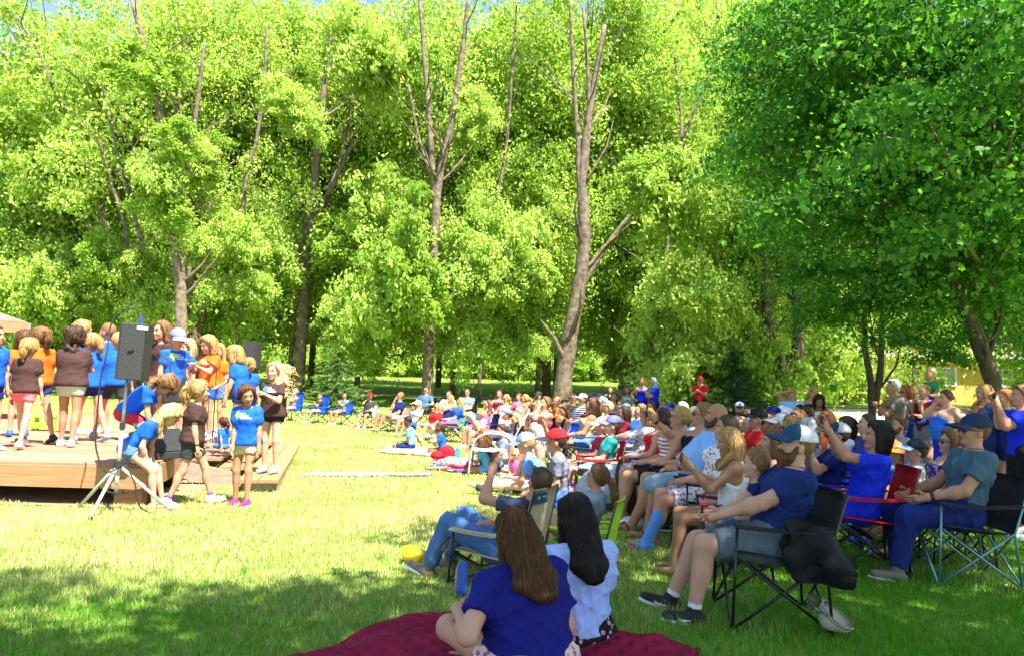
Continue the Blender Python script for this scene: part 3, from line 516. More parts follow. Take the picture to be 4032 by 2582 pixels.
def nets(Fd, lo, h):
    S = Fd < 0; n = np.array(Fd.shape)-1; c = np.zeros(n, np.int8); C8 = [(i, j, k) for i in (0, 1) for j in (0, 1) for k in (0, 1)]
    for i, j, k in C8: c += S[i:i+n[0], j:j+n[1], k:k+n[2]]
    act = (c > 0) & (c < 8); I = np.argwhere(act); idx = np.full(n, -1, np.int32); idx[act] = np.arange(len(I))
    if not len(I): return np.zeros((0, 3)), np.zeros((0, 4), int)
    f8 = {q: Fd[I[:, 0]+q[0], I[:, 1]+q[1], I[:, 2]+q[2]] for q in C8}; acc = np.zeros((len(I), 3)); cnt = np.zeros(len(I))
    for a in C8:
        for ax in range(3):
            if a[ax]: continue
            b = list(a); b[ax] = 1; b = tuple(b); fa, fb = f8[a], f8[b]; m = (fa < 0) != (fb < 0); t = np.where(m, fa/np.where(m, fa-fb, 1), 0)
            acc[m] += np.array(a, float); acc[m, ax] += t[m]; cnt[m] += 1
    V = (I+acc/np.maximum(cnt, 1)[:, None])*h+lo; Q = []
    for ax in range(3):
        o1, o2 = [(1, 2), (2, 0), (0, 1)][ax]
        sl = [slice(0, None)]*3; A = np.take(S, range(0, S.shape[ax]-1), ax); Bq = np.take(S, range(1, S.shape[ax]), ax); m = A != Bq; E = np.argwhere(m)
        E = E[(E[:, o1] > 0) & (E[:, o2] > 0) & (E[:, o1] < n[o1]) & (E[:, o2] < n[o2])]
        if not len(E): continue
        flip = A[E[:, 0], E[:, 1], E[:, 2]]; e1 = np.zeros(3, int); e1[o1] = 1; e2 = np.zeros(3, int); e2[o2] = 1
        g = lambda q: idx[q[:, 0], q[:, 1], q[:, 2]]
        q = np.stack([g(E-e1-e2), g(E-e2), g(E), g(E-e1)], 1); q[~flip] = q[~flip][:, ::-1]; Q.append(q)
    F = np.vstack(Q); F = F[(F >= 0).all(1)]
    # a little relaxation
    E = np.vstack([F[:, [0, 1]], F[:, [1, 2]], F[:, [2, 3]], F[:, [3, 0]]])
    for lam in (.5, .45):
        s = np.zeros_like(V); k = np.zeros(len(V)); 
        for j in range(3): s[:, j] = np.bincount(E[:, 0], V[E[:, 1], j], len(V)) + np.bincount(E[:, 1], V[E[:, 0], j], len(V))
        k = np.bincount(E[:, 0], minlength=len(V)) + np.bincount(E[:, 1], minlength=len(V)); V = V*(1-lam) + lam*s/np.maximum(k, 1)[:, None]
    return V, F
SKINS = {'f': (.47, .235, .15), 'p': (.53, .29, .205), 't': (.37, .185, .105), 'o': (.27, .135, .075), 'd': (.16, .075, .045)}
HAIRS = {'blond': (.40, .24, .085), 'lblond': (.54, .38, .17), 'brown': (.10, .042, .017), 'lbrown': (.20, .10, .04), 'black': (.018, .012, .012), 'dark': (.055, .03, .018), 'grey': (.42, .42, .43), 'red': (.40, .13, .045), 'white': (.7, .68, .64)}
COLS = dict(blue=(.012, .10, .72), royal=(.012, .03, .62), navy=(.012, .018, .12), brown=(.06, .03, .027), orange=(.75, .13, .012), red=(.55, .015, .02), maroon=(.22, .012, .035), grey=(.22, .22, .26), lgrey=(.45, .46, .5), dgrey=(.032, .035, .042), white=(.68, .68, .71), black=(.012, .012, .015), teal=(.02, .36, .36), aqua=(.16, .62, .62), lblue=(.30, .50, .82), sky=(.1, .4, .75), slate=(.10, .17, .23), olive=(.33, .36, .2), tan=(.50, .40, .25), green=(.02, .2, .09), pink=(.6, .10, .26), yellow=(.85, .65, .05), purple=(.17, .05, .5), denim=(.09, .17, .36), ddenim=(.02, .045, .2), lime=(.45, .75, .05), cream=(.75, .7, .55), taupe=(.17, .14, .11), sage=(.38, .5, .36), steel=(.2, .27, .36), peach=(.75, .36, .26), silver=(.6, .62, .64), coral=(.8, .12, .12))
def cloth(c, kind=None, c2=None):
    col = COLS[c] if isinstance(c, str) else c
    return mat('cloth_' + (c if isinstance(c, str) else 'mix'), col, .85, spec=.15, bump=.35, bscale=14, vary=.15, vscale=9, kind=kind, col2=(COLS[c2] if isinstance(c2, str) else c2))
def skin(k): return mat('skin_' + k, SKINS[k], .6, spec=.18, vary=.10, vscale=12)
def hairm(k):
    c = HAIRS[k]; key = ('hairmat', k)
    if key in MATS: return MATS[key]
    m = mat('hair_' + k, c, .5, spec=.25); N = m.node_tree.nodes; L = m.node_tree.links; b = N['Principled BSDF']
    tc = N.new('ShaderNodeTexCoord'); mp = N.new('ShaderNodeMapping'); mp.inputs['Scale'].default_value = (60, 60, 5); t = N.new('ShaderNodeTexNoise'); t.inputs['Scale'].default_value = 1.6; t.inputs['Detail'].default_value = 5; t.inputs['Distortion'].default_value = .4
    L.new(tc.outputs['Object'], mp.inputs[0]); L.new(mp.outputs[0], t.inputs['Vector']); mr = N.new('ShaderNodeMapRange'); mr.inputs[1].default_value = .3; mr.inputs[2].default_value = .7; mr.inputs[3].default_value = .45; mr.inputs[4].default_value = 1.5; L.new(t.outputs['Fac'], mr.inputs[0])
    mx = N.new('ShaderNodeMix'); mx.data_type = 'RGBA'; mx.blend_type = 'MULTIPLY'; mx.inputs[0].default_value = 1; mx.inputs[6].default_value = (*c, 1); L.new(mr.outputs[0], mx.inputs[7]); L.new(mx.outputs[2], b.inputs['Base Color'])
    bp = N.new('ShaderNodeBump'); bp.inputs['Strength'].default_value = .6; bp.inputs['Distance'].default_value = .012; L.new(t.outputs['Fac'], bp.inputs['Height']); L.new(bp.outputs[0], b.inputs['Normal'])
    MATS[key] = m; return m
def ik(a, t, l1, l2, pole):
    d = t-a; L = np.linalg.norm(d); mx = (l1+l2)*.995
    if L > mx: t = a+d/L*mx; d = t-a; L = mx
    L = max(L, abs(l1-l2)+.02); u = nz(d); x = (l1*l1-l2*l2+L*L)/(2*L); h = math.sqrt(max(l1*l1-x*x, 0)); p = pole-u*(pole@u); return a+u*x+nz(p)*h, t
def rotv(v, ax, an):
    ax = nz(np.array(ax, float)); return v*math.cos(an)+np.cross(ax, v)*math.sin(an)+ax*(ax@v)*(1-math.cos(an))
LOGO_T = 'FIERCE\nBACKYARD\nPRODUCTIONS'
def skeleton(sp):
    """joints in the person's own frame: x right, y forward, z up; adult size"""
    g = sp.get; kid = g('kid', 0); fem = g('fem', 0); fat = g('fat', 1.0); pose = sp['pose']; J = {}
    hs = 1.0 + .24*kid
    lean = R(g('lean', {'stand': 0, 'chair': -17, 'ground': 4, 'knees': 8, 'low': -18, 'bend': 70, 'walk': 4, 'perch': 40}.get(pose, 0))); sl = R(g('slean', 0)); hy = R(g('hy', 0)); hp = R(g('hp', 0)); tw = R(g('tw', 0))
    P = V3(*g('P', {'stand': (0, 0, .95), 'walk': (0, 0, .93), 'chair': (0, 0, .50), 'ground': (0, 0, .11), 'knees': (0, 0, .11), 'low': (0, 0, .30), 'bend': (0, -.15, .92), 'perch': (0, 0, .62), 'lap': (0, 0, .1)}[pose]))
    def spn(v): v = rotv(v, (1, 0, 0), -lean); return rotv(v, (0, 1, 0), sl)
    up = spn(V3(0, 0, 1)); fw = spn(V3(0, 1, 0)); sd = V3(1, 0, 0); sds = rotv(spn(V3(1, 0, 0)), up, tw); fws = np.cross(up, sds)
    J['P'] = P; J['W'] = P+up*.15; J['C'] = P+up*.33; J['N'] = P+up*.50
    hup = rotv(rotv(up*.5+V3(0, 0, .7)*(1 if pose != 'bend' else .0)+0, (1, 0, 0), -hp), (0, 1, 0), R(g('hr', 0))); hup = nz(hup); hf = rotv(fws if pose != 'bend' else fws, up, hy); hf = nz(hf-hup*(hf@hup)); hx = np.cross(hf, hup)
    J['H'] = J['N']+hup*(.145+.03*kid)+hf*.025; J['Hr'] = np.stack([hx, hf, hup], 1); J['hs'] = hs
    sw = (.185-.022*fem-.018*kid)*(.5+.5*fat); hw = .092+.008*fem-.012*kid
    for s, S in ((-1, 'L'), (1, 'R')):
        J['S'+S] = J['N']-up*(.07)+sds*s*sw + V3(0, 0, .03)*(g('shrug', 0)); J['T'+S] = P+sd*s*hw
    J['up'] = up; J['fw'] = fw; J['sd'] = sd; J['sds'] = sds; J['fws'] = fws
    LT, LS = .44, .42
    # feet
    ft = {'stand': ((-.11, .02, .07), (.11, .02, .07)), 'walk': ((-.1, .26, .07), (.09, -.24, .09)), 'chair': ((-.13, .50, .07), (.13, .46, .07)), 'ground': ((.16, .30, .06), (-.16, .26, .06)), 'knees': ((-.12, .50, .05), (.12, .48, .05)), 'low': ((-.14, .56, .07), (.14, .52, .07)), 'bend': ((-.12, .05, .07), (.12, -.02, .07)), 'perch': ((-.12, .42, .07), (.1, .38, .07)), 'lap': ((-.1, .5, -.2), (.1, .5, -.2))}[pose]
    pl = {'ground': (V3(-1, .5, .15), V3(1, .5, .15)), 'knees': (V3(-.15, .3, 1), V3(.15, .3, 1))}.get(pose, (V3(-.12, 1, .25), V3(.12, 1, .25)))
    if g('cross'): ft = (ft[0], (-.12, .62, .36)); 
    if g('feet'): ft = g('feet')
    if g('poles'): pl = [V3(*q) for q in g('poles')]
    for i, S in enumerate('LR'): J['K'+S], J['A'+S] = ik(J['T'+S], V3(*ft[i]), LT, LS, pl[i])
    # hands
    A = g('arms', 'lap' if pose not in ('stand', 'walk', 'bend') else 'down'); A = (A, A) if isinstance(A, str) else A
    for i, S in enumerate('LR'):
        s = -1 if i == 0 else 1; a = A[i]; sh = J['S'+S]; pole = V3(s*.6, -.8, -.5)
        if not isinstance(a, str): t = V3(*a); pole = V3(*g('apole', (s*.6, -.8, -.5)))
        elif a == 'down': t = sh+V3(s*.08, .06, -.53)
        elif a == 'lap': t = P+V3(s*.07, .24, .13)
        elif a == 'knee': t = J['K'+S]+V3(-s*.02, -.06, .085)
        elif a == 'hug': t = (J['KL']+J['KR'])/2+V3(s*.05, .10, -.04)
        elif a == 'rest': t = P+V3(s*.30, .24, .20)
        elif a == 'chin': t = J['H']+hf*.13-hup*.13*hs+hx*s*.03; pole = V3(s*.5, -.1, -1)
        elif a == 'mouth': t = J['H']+hf*.15-hup*.09*hs+hx*s*.03; pole = V3(s*.7, .1, -1)
        elif a == 'brow': t = J['H']+hf*.12+hup*.06+hx*s*.03; pole = V3(s*1, .3, .1)
        elif a == 'phone': t = sh*V3(0, 0, 1)+V3(s*.06+J['N'][0], J['N'][1]+.29, .05); pole = V3(s*.5, -.1, -1)
        elif a == 'lowphone': t = P+V3(s*.055, .40, .30); pole = V3(s*.6, -.3, -1)
        elif a == 'cross': t = J['C']+fws*.20-sds*s*.10+up*(.02+.03*i); pole = V3(s*1, -.2, -.6)
        elif a == 'hip': t = P+V3(s*.18, .03, .10); pole = V3(s*1, -.6, .1)
        elif a == 'behind': t = J['H']-hf*.08+hup*.02+hx*s*.05; pole = V3(s*1, .3, .5)
        elif a == 'back': t = P+V3(s*.26, -.26, -.04); pole = V3(s*.3, -1, 0)
        elif a == 'up': t = sh+V3(s*.05, .2, .42); pole = V3(s*1, 0, -.3)
        elif a == 'clasp': t = J['C']+fws*.30-up*.02+sds*s*.03; pole = V3(s*.8, -.3, -.8)
        J['E'+S], J['Q'+S] = ik(sh, t, .285, .25, pole); J['armtype'+S] = a
    # head top for scaling
    J['top'] = J['H'][2]+.125*hs*max(hup[2], .6); return J
PROP = []
def person(sp):
    g = sp.get; J = skeleton(sp); kid = g('kid', 0); fem = g('fem', 0); fat = g('fat', 1.0); d = sp['d']; u, v = sp['uv']; hs = J['hs']
    p = at(u, v, d); zb = g('z'); base = Vector((p.x, p.y, G(p.x, p.y) if zb is None else zb)); want = p.z-base.z
    s = want/J['top']
    if not (.5 < s < 1.16): print('SCALE', round(s, 2), sp['label'])
    s = min(max(s, .45), 1.25)
    yaw = sp.get('yaw'); 
    if yaw is None: yaw = math.degrees(math.atan2(-( -5.5-p.x), (11.5-p.y))) ; yaw = yaw + random.uniform(-10, 10)
    yr = R(yaw)
    # head offset: put the head (not the pelvis) on the pixel
    hx, hyy = J['H'][0]*s, J['H'][1]*s; base.x -= hx*math.cos(yr)-hyy*math.sin(yr); base.y -= hx*math.sin(yr)+hyy*math.cos(yr)
    if zb is None: base.z = G(base.x, base.y)
    h = g('h') or (.013 if d < 7.5 else .016 if d < 11 else .02 if d < 16 else .026); near = d < 9.5; seed = int(u*7+v) % 9973; hh = h/s
    up, fw, sd, sds, fws = J['up'], J['fw'], J['sd'], J['sds'], J['fws']; Hr = J['Hr']; H = J['H']; lim = (.5+.5*fat)*(1-.10*kid)
    def torso(S, o=0, ex=0):
        S.cap(J['P'], J['W'], .112*fat*(1+.06*fem)+o+ex, .096*fat+o, .05, sd, 1.42); S.cap(J['W'], J['C'], .098*fat+o, .112*fat+o, .05, sds, 1.42)
        S.cap(J['C'], J['N']-up*.09, .110*fat+o, .085*(.6+.4*fat)+o, .05, sds, 1.55-.1*kid)
        for q in 'LR': S.cap(J['N']-up*.05, J['S'+q], .058*lim+o, .056*lim+o, .05)
        if fem and not kid:
            for q in (-1, 1): S.ell(J['C']+fws*.095*fat+sds*q*.075*fat+up*.02, (.068*fat+o,)*3, None, .05)
        if fat > 1.25: S.ell(J['W']+fw*.05, (.17*fat+o, .14*fat+o, .15*fat+o), None, .06)
    # ---- body
    S = Sdf(); torso(S)
    S.cap(J['N']-up*.06, H-Hr[:, 2]*.05*hs, .056*lim*(1-.1*fem), .052*lim*(1-.1*fem), .03)
    S.ell(H+Hr@V3(0, -.012, .022)*hs, V3(.076, .095, .098)*hs, Hr, .02); S.ell(H+Hr@V3(0, .022, -.045)*hs, V3(.058, .066, .072)*hs, Hr, .03)
    S.cap(H+Hr@V3(0, .083, -.012)*hs, H+Hr@V3(0, .106, -.036)*hs, .010*hs, .015*hs, .014)
    S.ell(H+Hr@V3(0, .075, -.098)*hs, V3(.024, .018, .018)*hs, Hr, .03); S.ell(H+Hr@V3(0, .078, .022)*hs, V3(.05, .016, .012)*hs, Hr, .02)
    for q in (-1, 1): S.ell(H+Hr@V3(q*.079, -.008, -.022)*hs, V3(.012, .022, .034)*hs, Hr, .01); S.ell(H+Hr@V3(q*.04, .068, -.03)*hs, V3(.022, .018, .022)*hs, Hr, .02)
    for q in 'LR':
        a, e, w_ = J['S'+q], J['E'+q], J['Q'+q]; S.cap(a, e, .050*lim, .041*lim, .03); S.cap(e, w_, .042*lim, .028*lim, .025); S.ell(e*.72+w_*.28, V3(.043, .043, .05)*lim, None, .03)
        hd = nz(w_-e); J['hd'+q] = hd; S.cap(w_, w_+hd*.075, .026*lim, .028*lim, .02, nz(np.cross(hd, UP)+.01), 1.35)
        t, k, an = J['T'+q], J['K'+q], J['A'+q]; S.cap(t, k, .088*lim*(1+.06*fem)*(.5+.5*fat), .056*lim, .05); S.cap(k, an, .057*lim, .037*lim, .03); bk = nz(np.cross(np.cross(k-t, an-k)+1e-6*sd, an-k)); 
        bk = -bk if bk@nz((t+an)/2-k) < 0 else bk; S.ell(k*.68+an*.32+bk*.016, V3(.05, .05, .105)*lim, None, .04)
    ft = {}
    for i, q in enumerate('LR'):
        an, k = J['A'+q], J['K'+q]; sh = nz(an-k); f0 = g('footdir'); f = V3(*f0[i]) if f0 else (nz(V3(*(0, 1, 0))*1+0) if g('pose') not in ('ground',) else nz(V3((1 if q == 'L' else -1)*.9, .5, 0)))
        f = f-sh*(f@sh)*.75; f = nz(f); hl = an+sh*.045-f*.04; toe = an+sh*.05+f*.15; ft[q] = (an, hl, toe, f, sh); S.cap(hl, toe, .036, .024, .03, nz(np.cross(f, sh)), 1.25)
    V, F = S.mesh(hh)
    fm = np.zeros(len(F), int); D = MB(); D.mi = 0
    for q in (('L', 'R') if d < 17 else ()):               # five fingers rooted in the palm, curled
        w_, hd = J['Q'+q], J['hd'+q]; sgn = -1 if q == 'L' else 1; at_ = J['armtype'+q]; pn = nz(np.cross(hd, UP)+.02*sd); 
        if at_ in ('lap', 'knee', 'hug', 'rest', 'back'): lat = nz(np.cross(hd, V3(0, 0, 1))); cu = V3(0, 0, -1)
        elif at_ in ('chin', 'mouth', 'brow', 'behind', 'phone', 'lowphone', 'up', 'clasp'): lat = nz(fws-hd*(fws@hd)); cu = nz(np.cross(hd, lat))*(1 if np.cross(hd, lat)@sds*sgn < 0 else -1)
        else: lat = nz(fws-hd*(fws@hd)); cu = -sds*sgn
        cu = nz(cu-hd*(cu@hd)); sg2 = 1
        curl = {'phone': .9, 'lowphone': .8, 'chin': 1.1, 'mouth': .9, 'clasp': 1.2, 'hug': .8}.get(at_, .45)
        for k in range(4):
            b0 = w_+hd*.085+lat*(.033-.022*k); l = (.072, .082, .076, .058)[k]; p1 = b0+nz(hd+cu*.3*curl)*l*.45; p2 = p1+nz(hd+cu*1.0*curl)*l*.32; p3 = p2+nz(hd+cu*1.9*curl)*l*.27
            D.tube([b0-hd*.02, p1, p2, p3], [.0095, .009, .008, .006], 6)
        th = w_+hd*.02+lat*.028; D.tube([th, th+nz(hd*.6+lat*.8+cu*.3)*.042, th+nz(hd*.6+lat*.8+cu*.3)*.042+nz(hd*.9+lat*.2+cu*.4)*.03], [.012, .0105, .008], 6)
    e_on = (abs(g('hp', 0)) < 60)
    if e_on:
        for q in (-1, 1):
            D.mi = 1; D.ball(H+Hr@V3(q*.034, .0765, -.004)*hs, V3(.0125, .008, .0085)*hs, 8, 5, Hr); D.mi = 2; D.ball(H+Hr@V3(q*.034, .081, -.004)*hs, V3(.0065, .0055, .0075)*hs, 6, 4, Hr)
            D.mi = 4; D.tube([H+Hr@V3(q*.016, .09, .018)*hs, H+Hr@V3(q*.034, .088, .025)*hs, H+Hr@V3(q*.054, .074, .018)*hs], [.004*hs, .0045*hs, .003*hs], 5)
            D.mi = 4; D.tube([H+Hr@V3(q*.022, .083, .0045)*hs, H+Hr@V3(q*.035, .086, .0065)*hs, H+Hr@V3(q*.047, .077, .003)*hs], [.0022*hs]*3, 4)
        D.mi = 3; D.tube([H+Hr@V3(-.026, .079, -.067)*hs, H+Hr@V3(-.009, .089, -.064)*hs, H+Hr@V3(.009, .089, -.064)*hs, H+Hr@V3(.026, .079, -.067)*hs], [.003*hs, .0055*hs, .0055*hs, .003*hs], 5)
        D.tube([H+Hr@V3(-.02, .079, -.073)*hs, H+Hr@V3(0, .089, -.0755)*hs, H+Hr@V3(.02, .079, -.073)*hs], [.003*hs, .006*hs, .003*hs], 5)
    hc = g('hair', 'brown'); sk = skin(g('skin', 'f')); Fl = [F]
    VV = V
    if D.n:
        dv = np.vstack(D.V); tri = [f for f in D.F]; by = {}
        for f, m_ in zip(tri, D.fm): by.setdefault(len(f), []).append((np.array(f)+len(V), m_))
        VV = np.vstack([V, dv])
        for k in by: Fl.append(np.array([a for a, _ in by[k]])); fm = np.concatenate([fm, [m_ for _, m_ in by[k]]])
    body = link('person', mesh_np('person', VV*s, Fl, True, fm), [sk, mat('eye_white', (.75, .73, .7), .3), mat('iris', (.05, .03, .02), .2), mat('lips', tuple(np.array(SKINS[g('skin', 'f')])*(.85, .5, .5)), .5), mat('brow', tuple(np.array(HAIRS[hc])*.6), .8)], None, base, yr)
    tag(body, sp['label'], 'person', sp.get('group'))
    def child(name, S, m, cuts=(), fold=0, parent=None, hk=1.0, label=None):
        V, F = S.mesh(hh*hk, cuts, fold, seed) if isinstance(S, Sdf) else S
        if not len(V): return None
        o = link(name, mesh_np(name, V*s, [F], True), m, parent or body); return o
    # ---- clothes
    top = g('top', 'blue'); bot = g('bot', 'navy'); sl = g('sl', .62); fo = .036 if near else .028
    long_ = g('hem', .055 if g('loose') else .03)
    if top:
        S = Sdf(); torso(S, .014 if not g('loose') else .034, .012)
        tc = -up
        if sl > 0:
            for q in 'LR':
                a, e, w_ = J['S'+q], J['E'+q], J['Q'+q]; t = min(sl, 1); pe = a+(e-a)*t; ax = nz(e-a); off = .018 if not g('loose') else .034
                S.cap(a, pe, .056*lim+off*.7, .052*lim+off, .04, cut=[(ax, ax@pe)] if sl < 1 else ())
                if sl > 1: pw = e+(w_-e)*(sl-1); ax = nz(w_-e); S.cap(e, pw, .050*lim+off*.6, .036*lim+off*.6, .03, cut=[(ax, ax@pw)])
        hem = J['P']-up*long_; cuts = [(-up, -up@hem)] if pose_stand(sp) else [(-up, -up@(J['P']+up*.01))]
        nk = J['N']+up*(.0 if sl > 0 else -.035); cuts.append((nz(up*.9+fws*g('vneck', .25 if sl > 0 else .5)), nz(up*.9+fws*g('vneck', .25 if sl > 0 else .5))@(nk)))
        if sl == 0:
            for q in (-1, 1): n_ = nz(sds*q*1.0+up*.35); cuts.append((n_, n_@(J['N']-up*.075+sds*q*.125*(.5+.5*fat))))
        o = child('dress' if g('dress') else 'shirt', S, cloth(top, g('tk'), g('tc2')), cuts, fo)
        if g('logo'): shirt_print(o, J, s, g('logo'), near)
        if g('collar') and o:
            C = MB(); r_ = .075*lim; pts = [J['N']+up*.005+sds*math.cos(a_)*r_+fws*math.sin(a_)*r_*.9-up*.02*max(0, math.sin(a_)) for a_ in np.linspace(math.pi*.62, math.pi*2.38, 14)]
            C.tube([q*s for q in pts], .014*s, 6, squash=1.0).build('collar', cloth(top), o, True)
    if bot:
        bl = g('bl', .55); skirt = g('skirt'); S = Sdf(); o_ = .014; S.cap(J['P']-up*.0, J['P']+up*.10, .116*fat*(1+.06*fem)+o_, .102*fat+o_, .05, sd, 1.42); cuts = []
        ka = 1 if not skirt else 1.12
        for q in 'LR':
            t, k, an = J['T'+q], J['K'+q], J['A'+q]; tt = min(bl, 1); pe = t+(k-t)*tt; ax = nz(k-t)
            S.cap(t, pe, (.094*lim*(.5+.5*fat)+o_)*ka, ((.092+(.06-.092)*tt)*lim*(.5+.5*fat)+.022)*ka, .06 if not skirt else .12, cut=[(ax, ax@pe)] if bl < 1 else ())
            if bl > 1: pw = k+(an-k)*(bl-1); ax = nz(an-k); S.cap(k, pw, .064*lim+.014, .05*lim+.018, .04, cut=[(ax, ax@pw)])
        child('skirt' if skirt else ('trousers' if bl > 1.2 else 'shorts'), S, cloth(bot, g('bk'), g('bc2')), [(up, up@(J['P']+up*.15))], fo)
    shoe = g('shoe', 'white')
    for q in 'LR':
        an, hl, toe, f, sh = ft[q]; sx = nz(np.cross(f, sh))
        if shoe in (None, 'bare'): continue
        if shoe in ('flip', 'sandal'):
            M = MB(); c = (hl+toe)/2+sh*.034; rot = np.stack([sx, f, -sh], 1); M.ball(c*s, np.array([.047, .14, .013])*s, 12, 5, rot); so = M.build('sandal', mat('rubber_sole', g('shoec', (.03, .03, .05)), .7), body, True)
            M = MB(); m_ = an+f*.05+sh*.01
            for e_ in (-1, 1): M.tube([(m_+f*.055+sh*.02)*s, (m_+sx*e_*.03-sh*.012+f*.02)*s, (m_+sx*e_*.045+sh*.03-f*.03)*s], .007*s, 5)
            M.build('strap', mat('rubber_sole', g('shoec', (.03, .03, .05)), .7), so, True); continue
        if d > 15 and pose_stand(sp) and not g('showfeet'): continue
        S = Sdf(); S.cap(hl-f*.005, toe+f*.01, .043, .033, .03, sx, 1.15, [(sh, sh@(an+sh*.078))]); S.cap(an-sh*.035, an+sh*.03, .046, .048, .03, None, 1, [(-sh, -sh@(an-sh*.03))])
        so = child('shoe', S, mat('shoe_' + (shoe if isinstance(shoe, str) else 'x'), COLS[shoe] if isinstance(shoe, str) else shoe, .6, bump=.2), hk=.8)
        if near and so:
            M = MB(); rot = np.stack([sx, f, -sh], 1); M.ball(((hl+toe)/2+sh*.028+f*.002)*s, np.array([.051, .148, .022])*s, 14, 5, rot); M.build('sole', mat('sole', g('solec', (.7, .7, .72)), .7), so, True)
            if g('swoosh'):
                M = MB(); P0 = []
                for e_ in (-1, 1):
                    c = (hl+toe)/2+sh*-.004+sx*e_*.0475; Q = [c+f*a_-sh*b_ for a_, b_ in ((-.075, .016), (-.03, -.004), (.0, -.012), (.03, -.010), (.05, .0))]
                    M.tube([(q_+sx*e_*.002)*s for q_ in Q], [.001*s, .005*s, .009*s, .0085*s, .002*s], 6, squash=.6)
                M.build('swoosh', mat('white_mark', (.75, .75, .75), .5), so, True)
        if g('sock'):
            S = Sdf(); ax = nz(J['K'+q]-an); S.cap(an, an+ax*.07, .044, .045, .01, None, 1, [(ax, ax@(an+ax*.07))]); child('sock', S, cloth(g('sock')))
    # ---- hair
    hst = g('hs', 'short'); hm = hairm(hc); S = Sdf()
    def hp_(x, y, z): return H+Hr@V3(x, y, z)*hs
    if hst != 'bald':
        vol = .008 + (.008 if fem else .003) + (.01 if hst in ('curly', 'bob') else 0)
        n1 = Hr@nz(V3(0, .80, -.60)); c1 = n1@hp_(0, .045, .058)
        S.ell(hp_(0, -.014, .026), (V3(.078, .096, .099)+vol)*hs, Hr, .01, [(n1, c1), (-Hr[:, 2], -Hr[:, 2]@hp_(0, 0, -.085))])
        if hst == 'buzz': S = Sdf(); S.ell(hp_(0, -.014, .024), (V3(.078, .096, .099)+.005)*hs, Hr, .01, [(n1, c1), (-Hr[:, 2], -Hr[:, 2]@hp_(0, 0, -.075))])
        if fem or hst in ('long', 'bob', 'curly', 'pony', 'mid'):
            for q in (-1, 1): S.cap(hp_(q*.06, .035, .075), hp_(q*.084, -.01, -.02), .022*hs, .02*hs, .02)
        dn = -UP if g('hp', 0) < 60 else -UP; bk = -fws
        if hst == 'long' or hst == 'mid':
            l = g('hl', .34 if hst == 'long' else .18); wd = g('hw', .085)
            b0 = hp_(0, -.07, -.03); b1 = J['N']+bk*(.115*fat+.035)-up*(l-.22)*.6+UP*.02; b1 = np.array([b0[0], b0[1], 0])*.15+b1*.85 if l > .25 else b0-UP*l*.6
            b2 = J['N']+bk*(.125*fat+.055)-up*(l-.10) if l > .25 else b0-UP*l*.9
            S.cap(b0, b1, .055*hs, .05, .05, sds, wd/.05); 
            if l > .25: S.cap(b1, b2, .05, .028, .04, sds, wd/.045)
            for q in (-1, 1): S.cap(hp_(q*.07, -.02, -.01), hp_(q*.088, -.03, -.12-.05*(l > .25)), .032*hs, .03*hs, .03); 
            if g('front'):
                for q in (-1, 1): S.cap(hp_(q*.085, .0, -.10), J['C']+sds*q*.10+fws*.135+up*.10, .03, .02, .03)
        if hst == 'bob':
            for q in (-1, 1): S.cap(hp_(q*.075, -.01, .0), hp_(q*.09, -.01, -.115), .034*hs, .034*hs, .03)
            S.cap(hp_(0, -.075, 0), hp_(0, -.075, -.11), .055*hs, .05*hs, .03, Hr[:, 0], 1.5)
        if hst == 'curly':
            rr = random.Random(seed)
            for k in range(34):
                a_ = rr.uniform(-2.6, -.5) if k > 8 else rr.uniform(0, 6.28); z_ = rr.uniform(-.17, .11); S.ell(hp_(math.cos(a_)*.095, math.sin(a_)*.10-.01, z_), (.034*hs*rr.uniform(.7, 1.2),)*3, None, .015)
        if hst in ('pony', 'bun'):
            n_ = g('ponyz', .03); k0 = hp_(0, -.115, n_)
            if hst == 'bun': S.ell(hp_(0, -.125, .0), V3(.042, .04, .042)*hs, Hr, .02)
            else:
                l = g('hl', .24); S.cap(k0, k0-Hr[:, 1]*.05+UP*.0, .026*hs, .03*hs, .02); S.cap(k0-Hr[:, 1]*.05, k0-Hr[:, 1]*.075-UP*l*.5, .034*hs, .036*hs, .03); S.cap(k0-Hr[:, 1]*.075-UP*l*.5, k0-Hr[:, 1]*.06-UP*l, .034*hs, .014, .03)
        if g('blow'):                                      # hair blown out to one side
            bx = g('blow')
            for k in range(12): a0 = hp_(.055*np.sign(bx), -.07+.009*k, .075-.02*k); a1 = a0+Hr[:, 0]*bx*(.42+.07*(k % 4))+UP*(.015-.02*k); S.cap(a0, a1, .030, .020, .025); S.cap(a1, a1+Hr[:, 0]*bx*(.35+.08*(k*5 % 4))+UP*(-.05+.025*(k*3 % 4))+Hr[:, 1]*.02*(k % 3-1), .020, .007, .02)
            S.cap(hp_(-.08*np.sign(bx), -.02, 0), J['C']-sds*np.sign(bx)*.12+up*.12, .04, .03, .03)
        ho = child('hair', S, hm, (), .006 if hst not in ('short', 'buzz') else .003, hk=.9)
        if d < 13.5 and hst in ('long', 'mid', 'pony', 'bob', 'curly') and ho: strands(ho, J, s, hst, sp, hm)
    bd = g('beard')
